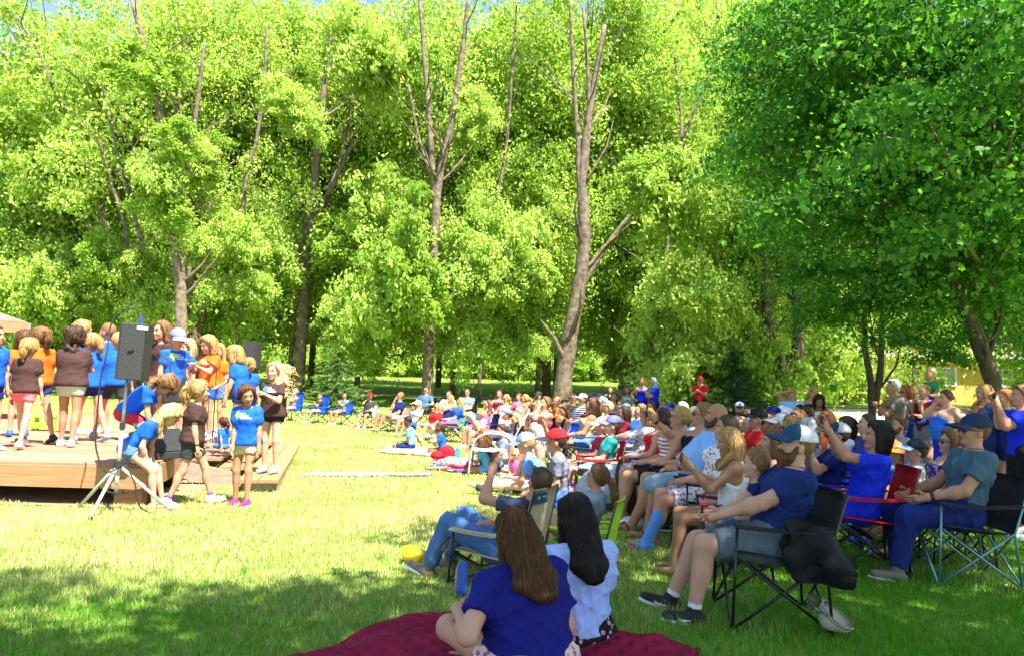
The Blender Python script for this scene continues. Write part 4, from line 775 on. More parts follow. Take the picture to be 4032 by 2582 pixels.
    if bd:
        S = Sdf(); l = bd; S.ell(hp_(0, .052, -.095), V3(.062, .052, .045)*hs, Hr, .02, [(nz(Hr[:, 2]), nz(Hr[:, 2])@hp_(0, 0, -.066))])
        for q in (-1, 1): S.cap(hp_(q*.07, .012, -.02), hp_(q*.062, .04, -.085), .017*hs, .024*hs, .02)
        S.cap(hp_(-.025, .092, -.056), hp_(.025, .092, -.056), .009, .009, .01)
        if l > .05: S.cap(hp_(0, .06, -.11), hp_(0, .075, -.10-l), .046, .026, .04, Hr[:, 0], 1.3)
        child('beard', S, hairm(g('beardc', hc)), (), .006, hk=.8)
    cp = g('cap')
    if cp:
        c1 = cloth(cp[0]); c2 = cloth(cp[1] if len(cp) > 1 else cp[0]); S = Sdf(); pz = Hr[:, 2]; S.ell(hp_(0, -.012, .035), V3(.098, .118, .105)*hs*1.0, Hr, .01, [(nz(-pz-Hr[:, 1]*.12), nz(-pz-Hr[:, 1]*.12)@hp_(0, 0, .028))])
        if g('visor'): S = Sdf(); S.ell(hp_(0, -.01, .05), V3(.1, .12, .035)*hs, Hr, .01)
        co = child('cap', S, c1, hk=.8); bw = g('brim', .13); W = MB(); P_ = []; nu, nv = 7, 11
        for i in range(nu):
            for j in range(nv):
                a_ = (j/(nv-1)-.5)*2.3; rr = .098+ (bw*.95*math.cos(a_*.62))*(i/(nu-1)); P_.append(hp_(math.sin(a_)*.098*(1+.15*i/(nu-1)), math.cos(a_)*rr*1.0+.006, .05-.028*(i/(nu-1))-.028*(math.sin(a_)**2))*s)
        if g('bucket'):
            nv = 25; P_ = []
            for i in range(nu):
                for j in range(nv): a_ = j/(nv-1)*2*math.pi; rr = .1+.06*i/(nu-1); P_.append(hp_(math.cos(a_)*rr, math.sin(a_)*rr*1.12-.012, .04-.035*i/(nu-1))*s)
        W.sheet(P_, nu, nv, .004*s); W.build('brim', c2, co, True)
        if len(cp) > 1 and cp[0] in ('white', 'lgrey', 'silver') and cp[1] not in ('white',):   # front panel of a two-coloured cap
            S = Sdf(); S.ell(hp_(0, -.011, .036), V3(.1005, .1205, .1075)*hs, Hr, .01, [(nz(-pz-Hr[:, 1]*.12), nz(-pz-Hr[:, 1]*.12)@hp_(0, 0, .03)), (-Hr[:, 1], -Hr[:, 1]@hp_(0, .012, 0))]); child('front_panel', S, c2, parent=co, hk=.8)
    if g('shades'):
        M = MB(); zz, yy = ((-.006, .092) if g('shades') == 1 else (.085, .055)); m_ = mat('dark_lens', (.012, .01, .012), .15, spec=.6)
        for q in (-1, 1): M.ball(hp_(q*.035, yy, zz)*s, V3(.03, .010, .021)*hs*s, 10, 5, Hr); M.tube([hp_(q*.062, yy-.012, zz+.006)*s, hp_(q*.086, yy-.05, zz+.008)*s, hp_(q*.088, yy-.105, zz+.004)*s], .0035*s, 5)
        M.tube([hp_(-.012, yy+.006, zz+.008)*s, hp_(.012, yy+.006, zz+.008)*s], .003*s, 5); M.build('sunglasses', m_, body, True)
    if g('glasses'):
        M = MB(); m_ = mat('spectacle_rim', (.02, .015, .015), .3)
        for q in (-1, 1): M.tube([hp_(q*.034+.024*math.cos(a_), .09-.004*abs(math.cos(a_)), -.004+.018*math.sin(a_))*s for a_ in np.linspace(0, 6.283, 11)], .0024*s, 4); M.tube([hp_(q*.058, .086, .002)*s, hp_(q*.086, .04, .002)*s, hp_(q*.088, -.01, 0)*s], .0026*s, 4)
        M.tube([hp_(-.011, .094, 0)*s, hp_(.011, .094, 0)*s], .0024*s, 4); M.build('spectacles', m_, body)
    if g('band'): S = Sdf(); S.ell(hp_(0, -.012, .05), V3(.1, .118, .022)*hs, Hr, .01); child('headband', S, cloth(g('band')))
    if g('watch'):
        q = g('watch'); w_, hd = J['Q'+q], J['hd'+q]; M = MB(); M.tube([(w_-hd*.045)*s, (w_-hd*.018)*s], [.034*s*lim]*2, 12); M.build('wristband', mat('wristband', (.06, .03, .025), .6), body, True)
    if g('cast'):
        q = g('cast'); S = Sdf(); k, an = J['K'+q], J['A'+q]; a_, hl, toe, f, sh = ft[q]; S.cap(k*.75+an*.25, an, .066*lim, .052*lim, .03, None, 1, [(nz(k-an), nz(k-an)@(k*.75+an*.25))]); S.cap(hl, toe-f*.06, .052, .044, .03, nz(np.cross(f, sh)), 1.2, [(f, f@(toe-f*.06))]); child('leg_cast', S, cloth((.1, .3, .75)))
    # ---- held phone: its own thing
    if g('phone'):
        qs = [J['QL']+J['hdL']*.10, J['QR']+J['hdR']*.10] if g('phone') == 2 else [J['Q'+g('phone')]+J['hd'+g('phone')]*.10]*2
        c = (qs[0]+qs[1])/2+V3(0, .012, .012); c = c*s; wp = base+Vector((c[0]*math.cos(yr)-c[1]*math.sin(yr), c[0]*math.sin(yr)+c[1]*math.cos(yr), c[2]))
        o = empty('phone', wp, yr, 'dark phone held up by the ' + sp['who'], 'phone', 'phones held by spectators'); tl = Matrix.Rotation(R(g('ptilt', 10)), 3, 'X'); wd, hg = (.15, .078) if g('pland', 1) else (.078, .15)
        M = MB(); M.box((0, 0, 0), (wd, .010, hg), np.array(tl)); M.build('case', mat('phone_case', (.02, .02, .025), .3), o, bevel=.004); M = MB(); M.box(tuple(tl @ Vector((0, -.0062, 0))), (wd*.92, .003, hg*.9), np.array(tl)); M.build('screen', mat('phone_screen', (.05, .06, .045), .1, spec=.6), o)
    if g('chair'): camp_chair(sp, J, base, yr, s)
    return body, J, base, yr, s
def pose_stand(sp): return sp['pose'] in ('stand', 'walk', 'bend')
def strands(ho, J, s, hst, sp, hm):
    """loose locks combed over the hair so that its outline breaks into strands"""
    me = ho.data; V = np.array([v.co[:] for v in me.vertices]); N = np.array([v.normal[:] for v in me.vertices]); rr = np.random.default_rng(5); H = J['H']*s; hs = J['hs']; n = 1500 if sp['d'] < 5.5 else 500 if sp['d'] < 7.8 else 170
    idx = rr.choice(len(V), min(n, len(V)), replace=False); M = MB(); zlo = V[:, 2].min(); ctr = J['N']*s
    for i in idx:
        p = V[i].copy(); q = N[i]
        if p[2] < zlo+.05*s: continue
        pts = [p+q*.001]; cur = p.copy(); l = rr.uniform(.12, .3)*s
        for k in range(5):
            rad = cur-np.array([H[0], H[1], cur[2]]) if cur[2] > H[2] else np.zeros(3)
            dv = -UP*(1 if cur[2] < H[2]+.05*s else .45)+nz(rad)*(.55 if cur[2] > H[2]+.02*s else .0); dv = nz(dv-q*(dv@q)*.9) if abs(q[2]) < .95 else nz(rad+.01); cur = cur+dv*l/5
            j = np.argmin(((V-cur)**2).sum(1)); q = N[j]; cur = V[j]*.85+cur*.15+q*.002; pts.append(cur+rr.normal(0, .0012 if sp['d'] < 7.8 else .005, 3)+q*(0 if sp['d'] < 7.8 else rr.uniform(0, .010))); 
        r0 = rr.uniform(.0008, .0020)*s*(1 if sp['d'] < 5.5 else 1.5 if sp['d'] < 7.8 else 3.2); M.tube(pts, [r0, r0*1.2, r0*1.2, r0, r0*.8, r0*.25], 3, False)
    if M.n: M.build('strand', hm, ho, True); ho.children[-1]['kind'] = 'stuff'
def shirt_print(o, J, s, lg, near):
    """tree emblem and the three lines of the chest print, laid onto the shirt surface"""
    if o is None: return
    me = o.data; V = np.array([v.co[:] for v in me.vertices]); up, sx, fy = J['up'], -J['sds'], J['fws']; C = J['C']*s; rel = V-C; a = rel@sx; b = rel@up; c = rel@fy
    def lay(P2, off): 
        out = []
        for x, z in P2:
            w_ = np.exp(-((a-x)**2+(b-z)**2)/(2*(.018*s)**2))*(c > 0); y = (w_*c).sum()/max(w_.sum(), 1e-6); out.append(C+sx*x+up*z+fy*(y+off))
        return out
    col = lg[1]; M = MB(); K = 14
    for cx, cz, r_ in ((-.075, .075, .036), (-.098, .058, .026), (-.052, .058, .026), (-.075, .052, .028)):
        P = lay([(s*(-cx*-1+ .0+ r_*math.cos(t)), s*(cz+r_*math.sin(t))) for t in np.linspace(0, 6.283, K, endpoint=False)] + [(s*cx, s*cz)], .004+.0006*(r_*100 % 3)); M.add(P, [(K, i, (i+1) % K) for i in range(K)])
    P = lay([(s*-.082, s*.03), (s*-.068, s*.03), (s*-.062, s*-.0), (s*-.088, s*-.0)], .0045); M.add(P, [(0, 1, 2, 3)]); M.build('tree_emblem', mat('print_' + lg[0], col, .8), o)
    cu = bpy.data.curves.new('print', 'FONT'); cu.body = LOGO_T; cu.size = .034*s; cu.space_line = .92; cu.offset = .0008*s; cu.resolution_u = 2; t = bpy.data.objects.new('t', cu); COL.objects.link(t); dg = bpy.context.evaluated_depsgraph_get(); m2 = bpy.data.meshes.new_from_object(t.evaluated_get(dg)); bpy.data.objects.remove(t)
    P2 = [(-.033*s+v.co.x*.72, .072*s+v.co.y) for v in m2.vertices]; F = [tuple(p.vertices) for p in m2.polygons]; M = MB(); M.add(lay(P2, .0055), F); M.build('lettering', mat('print_white', (.8, .8, .8), .8), o)
# ---------------------------------------------------------------- folding camp chair
def chair_parts(o, c, sc=1.0, frame='black', detail=True, hi=.88, slack=.05, c2=None, low=0):
    F_ = mat('chair_tube_' + frame, {'black': (.008, .008, .009), 'silver': (.45, .5, .52), 'teal': (.16, .3, .33)}[frame], .35, metal=.6 if frame != 'black' else 0, spec=.5); m = cloth(c); w_, dp, zs = .27*sc, .24*sc, (.42-low)*sc; hb = hi*sc-low*sc
    P = [(x*w_, -dp+2*dp*y+.02, zs+.05*sc*y-slack*sc*math.sin(math.pi*(x+1)/2)*math.sin(math.pi*min(y+.25, 1))) for y in np.linspace(0, 1, 7) for x in np.linspace(-1, 1, 9)]
    MB().sheet(P, 7, 9, .014*sc).build('seat', m, o, True)
    P = [(x*w_*(1-.05*z), -dp-.02-.13*sc*z-.05*sc*(1-x*x)*(1-.4*z), zs-.02+(hb-zs+.02)*z) for z in np.linspace(0, 1, 7) for x in np.linspace(-1, 1, 9)]
    MB().sheet(P, 7, 9, .014*sc).build('backrest', cloth(c2) if c2 else m, o, True)
    az = zs+.21*sc
    for q in (-1, 1):
        P = [(q*(w_+.02)+x*.045*sc, -dp-.07+(2*dp+.12)*y, az+.02*sc*math.sin(math.pi*y)*-1+.012*(1-x*x)) for y in np.linspace(0, 1, 6) for x in (-1, 0, 1)]
        MB().sheet(P, 6, 3, .012).build('armrest', m, o, True)
    f = [( q*(w_+.02), y) for y in (dp+.03, -dp-.03) for q in (-1, 1)]
    r_ = .0095*sc; tubes = []
    for q in (-1, 1):
        tubes.append(('back_post', [(q*(w_+.03), -dp-.06, .01), (q*(w_+.005), -dp-.03, zs), (q*w_*.95, -dp-.16*sc, hb)])); tubes.append(('front_post', [(q*(w_+.03), dp+.06, .01), (q*(w_+.02), dp+.03, az)]))
        tubes.append(('cross_bar', [(q*(w_+.03), dp+.06, .02), (q*(w_+.01), -dp-.02, zs+.0)])); tubes.append(('cross_bar', [(q*(w_+.04), -dp-.06, .02), (q*(w_+.015), dp+.02, zs+.02)]))
        tubes.append(('cross_bar', [(q*(w_+.03), dp+.065, .02), (-q*w_, dp+.03, zs+.03)])); tubes.append(('cross_bar', [(q*(w_+.03), -dp-.07, .02), (-q*w_, -dp-.03, zs)]))
    if detail:
        for nme, t in tubes: MB().tube(t, r_, 7).build(nme, F_, o, True)
    else:
        M = MB()
        for nme, t in tubes: M.tube(t, r_*1.2, 5)
        M.build('frame', F_, o, True)
def camp_chair(sp, J, base, yr, s):
    c = sp['chair']; c = (c,) if isinstance(c, str) else c; low = .20 if sp['pose'] == 'low' else 0; sc = min(max(s, .75), 1.05)
    who = sp['who']; o = empty('camp_chair', base, yr, f'{c[0]} camp chair under the {who}', 'camp chair', 'folding camp chairs of the audience'); o.location.z = G(base.x, base.y)
    chair_parts(o, sp.get('chairc', c[0]), sc, c[1] if len(c) > 1 else 'black', sp['d'] < 11, hi=sp.get('chi', .88), c2=sp.get('chairb'), low=low); return o
# ================================================================ THE CROWD
def P(who, extra, u, v, d, pose, **k):
    k.update(who=who, label=(who + ' ' + extra).strip(), uv=(u, v), d=d, pose=pose); return person(k)
def kid(*a, **k): k.setdefault('kid', 1); k.setdefault('fat', .98); return P(*a, **k)
GL = ('green', (.35, .75, .05)); GT = ('teal', (.02, .6, .35))
# ---- children on the stage
ST = dict(z=DK, group='children on the stage')
kid('girl in brown tee and pink shorts', 'with blonde ponytail, back turned on the stage', 120, 1331, 10.5, 'walk', yaw=8, hair='blond', hs='pony', fem=1, top='brown', loose=1, bot=(.8, .16, .18), bl=.42, skin='p', arms='down', **ST)
kid('girl in orange tee', 'wearing glasses, facing left beside the brown tee girl', 163, 1288, 11.2, 'stand', yaw=60, hair='lbrown', hs='pony', ponyz=.07, fem=1, top='orange', loose=1, bot='ddenim', bl=.45, glasses=1, skin='f', watch='R', feet=((-.1, .12, .07), (.16, -.22, .09)), shoe='black', **ST)
kid('child with brown hair', 'half hidden behind the orange tee girl', 99, 1300, 12.4, 'stand', yaw=40, hair='brown', hs='bob', fem=1, top='orange', bot='navy', shoe='blue', **ST)
kid('girl with dark curly hair', 'in brown tee and pale green shorts on the stage', 303, 1289, 11, 'walk', yaw=10, hair='dark', hs='curly', fem=1, fat=1.1, top='brown', loose=1, bot='sage', bl=.42, skin='t', arms='clasp', feet=((-.1, .05, .07), (.1, -.12, .08)), **ST)
kid('fair haired child', 'behind the curly haired girl on the stage', 333, 1266, 13.2, 'stand', yaw=-60, hair='blond', hs='bob', fem=1, top='blue', bot='grey', **ST)
kid('blonde girl in blue tee and navy shorts', 'facing right beside the curly haired girl', 362, 1312, 11.8, 'walk', yaw=70, hair='blond', hs='pony', fem=1, top='blue', loose=1, bot='navy', bl=.42, arms=('clasp', 'clasp'), shoe='steel', feet=((-.1, .2, .07), (.1, -.3, .09)), **ST)
kid('crew cut boy in blue tee', 'facing left at the back of the stage', 426, 1270, 13.6, 'stand', yaw=80, hair='lbrown', hs='buzz', top='blue', loose=1, bot='navy', **ST)
kid('blond boy in blue tee', 'with his back turned beside the loudspeaker', 470, 1308, 12.3, 'walk', yaw=12, hair='blond', hs='short', top='blue', loose=1, bot='dgrey', bl=.6, feet=((-.3, .1, .07), (.22, -.1, .09)), shoe='grey', **ST)
kid('brown haired child in brown tee', 'half hidden behind the loudspeaker', 638, 1264, 12.6, 'stand', yaw=150, hair='lbrown', hs='mid', fem=1, top='brown', bot='dgrey', skin='f', **ST)
kid('boy in purple blue cap', 'and blue logo tee looking down on the stage', 703, 1296, 12.2, 'stand', yaw=-130, hp=14, hair='lbrown', hs='short', top='blue', logo=GL, bot='dgrey', bl=.8, cap=((.2, .2, .5), (.2, .2, .5)), **ST)
kid('small blond child', 'peeking from behind the boy in the cap', 738, 1336, 13.4, 'stand', yaw=150, hair='lblond', hs='bob', fem=1, top='blue', bot='tan', **ST)
kid('blond child in orange tee', 'standing at the microphone with joined hands', 820, 1323, 12.6, 'stand', yaw=150, hp=12, hair='blond', hs='bob', fem=1, top='orange', logo=('yellow', (.75, .7, .02)), loose=1, bot='blue', arms='clasp', **ST)
kid('girl in orange tee behind the stand', 'hidden by the microphone stand', 862, 1352, 13.6, 'stand', yaw=170, hair='blond', hs='long', fem=1, top='orange', bot='denim', **ST)
kid('tall girl in blue tee', 'with bobbed fair hair leaning left on the stage', 925, 1365, 11.4, 'stand', yaw=75, hp=16, lean=12, hair='blond', hs='bob', fem=1, top='blue', bot='ddenim', bl=.4, arms=('down', (-.35, .3, 1.0)), **ST)
kid('girl with high ponytail', 'in blue tee at the far end of the stage', 983, 1408, 12.8, 'stand', yaw=30, hair='blond', hs='pony', ponyz=.07, fem=1, top='blue', bot='navy', **ST)
kid('girl in blue crouching', 'behind the brown tee girl near the steps', 880, 1640, 11.2, 'ground', yaw=60, hair='brown', hs='pony', fem=1, top='blue', bot='denim', bl=.5, arms='back', **ST)
kid('blonde girl with windblown hair', 'in brown logo tee standing on the steps', 1083, 1424, 10.9, 'stand', yaw=162, hair='lblond', hs='mid', blow=-.30, hl=.2, fem=1, fat=1.1, top='brown', logo=GT, loose=1, bot='black', bl=.3, arms=('clasp', 'down'), skin='p', z=.22, group='children on the stage')
kid('girl in blue logo tee and tan shorts', 'walking on the grass before the steps', 975, 1516, 9.2, 'walk', yaw=172, hy=38, hp=12, hair='brown', hs='pony', ponyz=-.04, hl=.1, fem=1, fat=1.1, top='blue', logo=GL, loose=1, bot='tan', bl=.45, skin='t', arms=('down', (.1, .24, .78)), shoe=(.4, .02, .14), feet=((-.11, .12, .07), (.12, .02, .07)), group='children on the stage')
kid('girl in brown tee and grey shorts', 'with curly scrunchie ponytail walking right beside the stage', 790, 1495, 9.1, 'walk', yaw=-72, hair='blond', hs='pony', fem=1, fat=1.1, top='brown', loose=1, bot='dgrey', bl=.62, skin='f', arms='down', shoe='silver', feet=((-.1, .3, .07), (.1, -.26, .1)), ponyz=.02, hl=.2, sock='purple', watch='R', group='children on the stage')
kid('child in red shorts bent forward', 'with brown curls hanging down, on the stage corner', 655, 1492, 9.25, 'perch', yaw=-78, P=(0, 0, .68), lean=44, hp=52, hair='lbrown', hs='curly', top='blue', loose=1, bot=(.5, .03, .06), bl=.7, arms=((-.15, .46, .30), (.15, .44, .28)), feet=((-.1, .20, .07), (.1, .26, .07)), shoe='blue', fem=1, **ST)
kid('blonde girl sitting on the stage corner', 'bent over bare knees, in sandals', 676, 1606, 9.0, 'perch', yaw=-82, P=(0, 0, .76), lean=44, hp=36, hair='lblond', hs='long', fem=1, front=1, top='blue', bot='denim', bl=.3, arms='knee', shoe='sandal', shoec=(.08, .05, .06), skin='p', group='children on the stage')
kid('person in blue tee cut by the left frame edge', 'standing on the stage', -12, 1280, 10, 'stand', yaw=-95, hair='brown', hs='short', top='blue', loose=1, bot='navy', kid=.5, **ST)
# ---- far side, seated under the trees
RK = dict(group='spectators'); 
kid('blond toddler', 'in a blue rocking chair behind the windblown girl', 1163, 1528, 24, 'chair', yaw=150, hair='lblond', hs='short', top='taupe', bot='grey', chair='blue', chairb='blue', chi=1.15, arms='chin', **RK)
kid('boy in dark tee with folded arms', 'in the middle blue rocking chair', 1262, 1546, 23.3, 'chair', yaw=140, hair='dark', hs='short', top='dgrey', bot='lgrey', chair='blue and white', chairc='blue', chi=1.1, arms='cross', **RK)
P('bearded man in slate shirt', 'with folded arms in the right blue rocking chair', 1358, 1545, 22.8, 'chair', yaw=150, hair='brown', hs='buzz', beard=.02, top='slate', bot='taupe', chair='blue and grey', chairc='blue', arms='cross', skin='t', **RK)
kid('child in red cap', 'in a green chair with hand to mouth', 1457, 1545, 21.8, 'chair', yaw=165, hair='brown', cap=('red', 'red'), top='dgrey', bot='black', chair='green', chairc='sage', arms=('lap', 'mouth'), kid=.7, sock='white', **RK)
P('bald man in navy tee and sunglasses', 'sitting low with white shorts, chin on hand', 1577, 1540, 21, 'low', yaw=130, hair='lbrown', hs='buzz', shades=1, top='navy', bot='white', arms=('lap', 'chin'), shoe='bare', chair='tan', skin='t', **RK)
P('man in steel blue tee and sunglasses', 'seated against the tall forked trunk', 1679, 1521, 23, 'chair', yaw=155, hair='dark', hs='short', shades=1, top=(.06, .13, .26), bot='dgrey', arms='rest', chair='black', skin='f', **RK)
P('long haired woman in pale cap', 'and grey tee lounging on a blanket', 1646, 1575, 19.6, 'low', yaw=135, hair='blond', hs='long', front=1, shades=1, fem=1, cap=('cream', 'cream'), top='lgrey', bot='blue', arms=('lap', 'knee'), shoe='bare', **RK)
P('blonde woman in red top', 'and dark sunglasses, third from the forked trunk', 1722, 1585, 18.6, 'low', yaw=140, hair='blond', hs='mid', shades=1, fem=1, top='red', bot='cream', arms='lap', **RK)
P('man in white shirt', 'seated behind the sunglasses women', 1768, 1537, 21.2, 'chair', yaw=150, hair='brown', hs='short', top='white', bot='grey', glasses=1, chair='yellow', arms='rest', **RK)
P('woman in navy with clasped hands', 'and sunglasses leaning on her arms', 1773, 1553, 19.6, 'chair', yaw=130, hair='blond', hs='long', shades=1, fem=1, top='navy', sl=0, bot='navy', arms='chin', chair='navy', **RK)
P('long blonde haired woman in blue tee', 'sitting in profile among the sunglasses women', 1812, 1564, 18.2, 'chair', yaw=100, hair='blond', hs='long', front=1, fem=1, top='blue', bot='pink', bl=.9, arms='lap', chair='teal', **RK)
P('dark haired man in patterned shirt', 'seated beside a black bag', 1840, 1528, 22, 'chair', yaw=165, hair='dark', hs='short', glasses=1, top='steel', tk='floral', tc2='navy', bot='dgrey', chair='yellow and black', chairc='black', **RK)
P('bare shouldered woman bent over her knees', 'in red shorts with ash hair', 1852, 1624, 15.6, 'chair', yaw=100, P=(0, 0, .42), lean=42, hp=12, hair='grey', hs='mid', fem=1, top='peach', sl=0, bot='red', bl=.6, arms='knee', shoe='bare', **RK)
kid('boy in aqua tee', 'leaning back on his arm on the pale towel', 1606, 1636, 16, 'ground', yaw=85, hair='black', hs='buzz', skin='d', top='aqua', bot='navy', bl=.9, arms=('lap', 'back'), shoe='bare', hp=15, **RK)
kid('boy in bright blue tee', 'with clasped hands cross legged on the pale towel', 1728, 1660, 15.4, 'ground', yaw=95, hair='dark', hs='buzz', skin='d', top='blue', bot='black', arms='clasp', shoe='bare', lean=14, **RK)
P('woman in magenta dress', 'with both arms folded behind her head', 1922, 1572, 17, 'chair', yaw=110, hair='brown', hs='mid', fem=1, top=(.75, .10, .42), sl=0, bot=(.75, .10, .42), bl=.8, skirt=1, arms='behind', glasses=1, chair='navy', **RK)
kid('toddler in striped tee', 'on the lap of the magenta dress woman', 1901, 1614, 16.3, 'lap', yaw=150, z=.55, hair='lblond', hs='short', top='lgrey', tk='hstripe', tc2='olive', bot='grey', arms='lap', kid=1.3, **RK)
P('long haired woman in maroon dress', 'sitting alone behind the tank top women', 1966, 1534, 21, 'chair', yaw=170, hair='brown', hs='long', front=1, fem=1, top='maroon', sl=0, bot='maroon', skirt=1, skin='f', **RK)
P('blonde woman in cream tank top', 'and sunglasses, leaning forward', 1993, 1551, 18.8, 'chair', yaw=140, hair='blond', hs='pony', shades=1, fem=1, top='cream', sl=0, bot='white', arms='knee', chair='red', **RK)
P('woman filming behind a red chair', 'with phone before her face', 2043, 1546, 20.4, 'chair', yaw=150, hair='brown', hs='mid', fem=1, top='pink', bot='grey', arms=('phone', 'phone'), phone=2, **RK)
P('smiling woman in white tank top', 'with sunglasses in a red chair', 2066, 1551, 18.2, 'chair', yaw=110, hair='blond', hs='pony', shades=1, fem=1, top=(.62, .68, .55), sl=0, bot=(.5, .6, .55), arms=('lap', 'clasp'), chair='red', **RK)
P('man in dark cap', 'with hand at his cheek below the massive trunk', 2120, 1540, 20, 'chair', yaw=140, hair='dark', cap=('dgrey', 'dgrey'), top='navy', bot='dgrey', arms=('lap', 'mouth'), **RK)
kid('boy in slate cap and hoodie', 'in a dark folding chair beside the magenta dress', 1999, 1612, 15.6, 'chair', yaw=95, hair='brown', cap=((.15, .16, .3), (.15, .16, .3)), top='steel', sl=1.8, bot='ddenim', bl=1.8, chair='navy', arms='rest', **RK)
kid('dark haired boy in grey tee', 'sitting on the quilt under the slide', 1976, 1668, 13.8, 'knees', yaw=110, hair='dark', hs='short', skin='t', top='steel', bot='tan', arms='hug', **RK)
kid('fair child bent over', 'behind the girl in teal tee', 1908, 1688, 13, 'knees', yaw=120, lean=30, hair='lbrown', hs='mid', fem=1, top='black', bot='denim', **RK)
kid('long haired girl in teal tee', 'sitting cross legged with joined hands', 1890, 1705, 12.7, 'ground', yaw=80, hair='brown', hs='long', hl=.42, fem=1, top='sky', bot='sky', bl=.5, skin='t', arms='clasp', lean=22, shoe='bare', **RK)
kid('boy in white and blue cap', 'and blue tee sitting with arms around his knees', 2070, 1704, 10.6, 'knees', yaw=82, hair='blond', hs='short', cap=('white', (.12, .2, .55)), top=(.12, .3, .8), bot='white', arms='hug', skin='p', shoe='dgrey', feet=((-.15, .92, .10), (.12, .45, .05)), lean=22, **RK)
kid('toddler in sunglasses', 'peeking out behind the boy in the white cap', 2031, 1765, 11.9, 'ground', yaw=150, hair='lblond', hs='short', shades=1, top='pink', bot='grey', kid=1.5, **RK)
kid('girl with ash blonde hair', 'and purple top behind the white cap boy', 2108, 1665, 12.2, 'knees', yaw=95, hair='grey', hs='long', fem=1, top='olive', sl=0, bot='purple', bl=1.2, **RK)
kid('small child with brown fringe', 'beside the ash blonde girl', 2062, 1680, 12.6, 'ground', yaw=150, hair='brown', hs='bob', fem=1, top='brown', bot='grey', **RK)
P('sunburnt woman in maroon tank top', 'with hand raised to her mouth', 2148, 1560, 13.6, 'chair', yaw=120, hair='lbrown', hs='pony', fem=1, fat=1.15, top=(.42, .02, .09), sl=0, bot='white', arms=('mouth', 'clasp'), watch='R', chair='black', **RK)
kid('small blond child in orange', 'beside the massive trunk', 2193, 1560, 18.6, 'chair', yaw=150, hair='blond', hs='short', top='orange', bot='grey', arms='clasp', **RK)
P('man in dark tee and red sunglasses', 'with folded arms right of the massive trunk', 2256, 1547, 17.6, 'chair', yaw=150, hair='lbrown', hs='short', shades=1, top='dgrey', bot='grey', arms='cross', skin='t', chair='grey', **RK)
P('man in pale cap and striped shirt', 'beside the man in dark tee', 2294, 1548, 16.8, 'chair', yaw=120, hair='brown', cap=('lgrey', 'lgrey'), top='white', tk='hstripe', tc2='navy', bot='grey', glasses=1, chair='blue', **RK)
P('woman in olive sleeveless top', 'with long brown hair and crossed legs', 2330, 1565, 13, 'chair', yaw=92, hair='brown', hs='long', fem=1, front=1, top='olive', sl=0, bot='denim', bl=.4, cross=1, skin='t', arms='lap', shoe='sandal', chair='navy blue', chairc='ddenim', **RK)
P('woman with brown wavy hair holding a baby', 'in a white tank top', 2223, 1596, 14, 'chair', yaw=120, hair='brown', hs='mid', fem=1, top='white', sl=0, bot='grey', arms='lap', hp=10, shades=2, chair='blue with red leaf', chairc='blue', **RK)
kid('baby in blue pattern suit', 'on the lap of the woman in white', 2203, 1633, 13.6, 'lap', yaw=95, z=.5, hair='blond', hs='buzz', top='lblue', tk='floral', tc2='royal', bot='lblue', kid=1.8, arms='lap', **RK)
P('man in white cap and white tee', 'seated behind the olive top woman', 2372, 1560, 16.6, 'chair', yaw=100, hair='grey', cap=('white', 'white'), top='white', bot='tan', chair='black', **RK)
kid('small girl with white headband', 'and yellow skirt held on a lap', 2393, 1578, 15.6, 'chair', yaw=110, hair='lblond', hs='short', band='white', fem=1, top='peach', sl=0, bot='yellow', **RK)
P('woman in dusty pink top', 'with long dark hair near the black stroller', 2418, 1543, 20, 'chair', yaw=165, hair='dark', hs='long', front=1, fem=1, top=(.5, .27, .25), sl=0, bot='grey', **RK)
kid('brown haired girl in coral', 'standing behind the dusty pink woman', 2403, 1520, 22.4, 'stand', yaw=175, hair='brown', hs='long', front=1, fem=1, top='peach', bot='denim', kid=.6, **RK)
kid('girl in aqua tank top', 'standing alone before the pale spruce', 2470, 1517, 21, 'stand', yaw=172, hair='brown', hs='long', front=1, fem=1, top='aqua', sl=0, bot='aqua', skin='t', arms='clasp', kid=.7, **RK)
P('woman in royal blue tank top', 'standing with a green bag', 2530, 1486, 21.8, 'stand', yaw=165, hair='red', hs='bun', fem=1, top='royal', sl=0, bot='black', arms=('down', 'hip'), **RK)
P('grey haired woman in royal blue tee', 'standing with folded arms', 2572, 1487, 21.4, 'stand', yaw=110, hair='grey', hs='bob', fem=1, fat=1.15, top='royal', bot='navy', bl=1.8, arms='cross', glasses=1, **RK)
P('dark haired woman in wine red top', 'and spectacles', 2457, 1597, 13, 'chair', yaw=100, hair='dark', hs='mid', fem=1, top='maroon', bot='dgrey', glasses=1, chair='maroon', **RK)
P('person in plain white cap', 'turned away before the blue women', 2465, 1586, 17, 'chair', yaw=60, hair='blond', hs='mid', cap=('white', 'white'), top='white', bot='grey', **RK)
kid('boy in white cap behind a friend', 'with maroon and white shirt', 2372, 1642, 11, 'chair', yaw=92, hair='brown', cap=('white', 'cream'), top='maroon', bot='navy', arms='lap', **RK)
kid('boy in blue grey cap and teal tee', 'seated in a red folding chair', 2412, 1636, 10.2, 'chair', yaw=88, hair='lbrown', cap=((.13, .14, .3), (.13, .14, .3)), top=(.02, .27, .27), bot=(.16, .3, .3), bl=.8, skin='p', kid=.5, arms='lap', chair='red', shoe='taupe', P=(0, -.08, .46), feet=((-.1, .52, .07), (.1, .50, .07)), **RK)
P('man with red face in blue shirt', 'behind the woman reading her phone', 2522, 1587, 12.8, 'chair', yaw=95, hair='lbrown', hs='short', top=(.06, .15, .6), bot='grey', chair='blue', **RK)
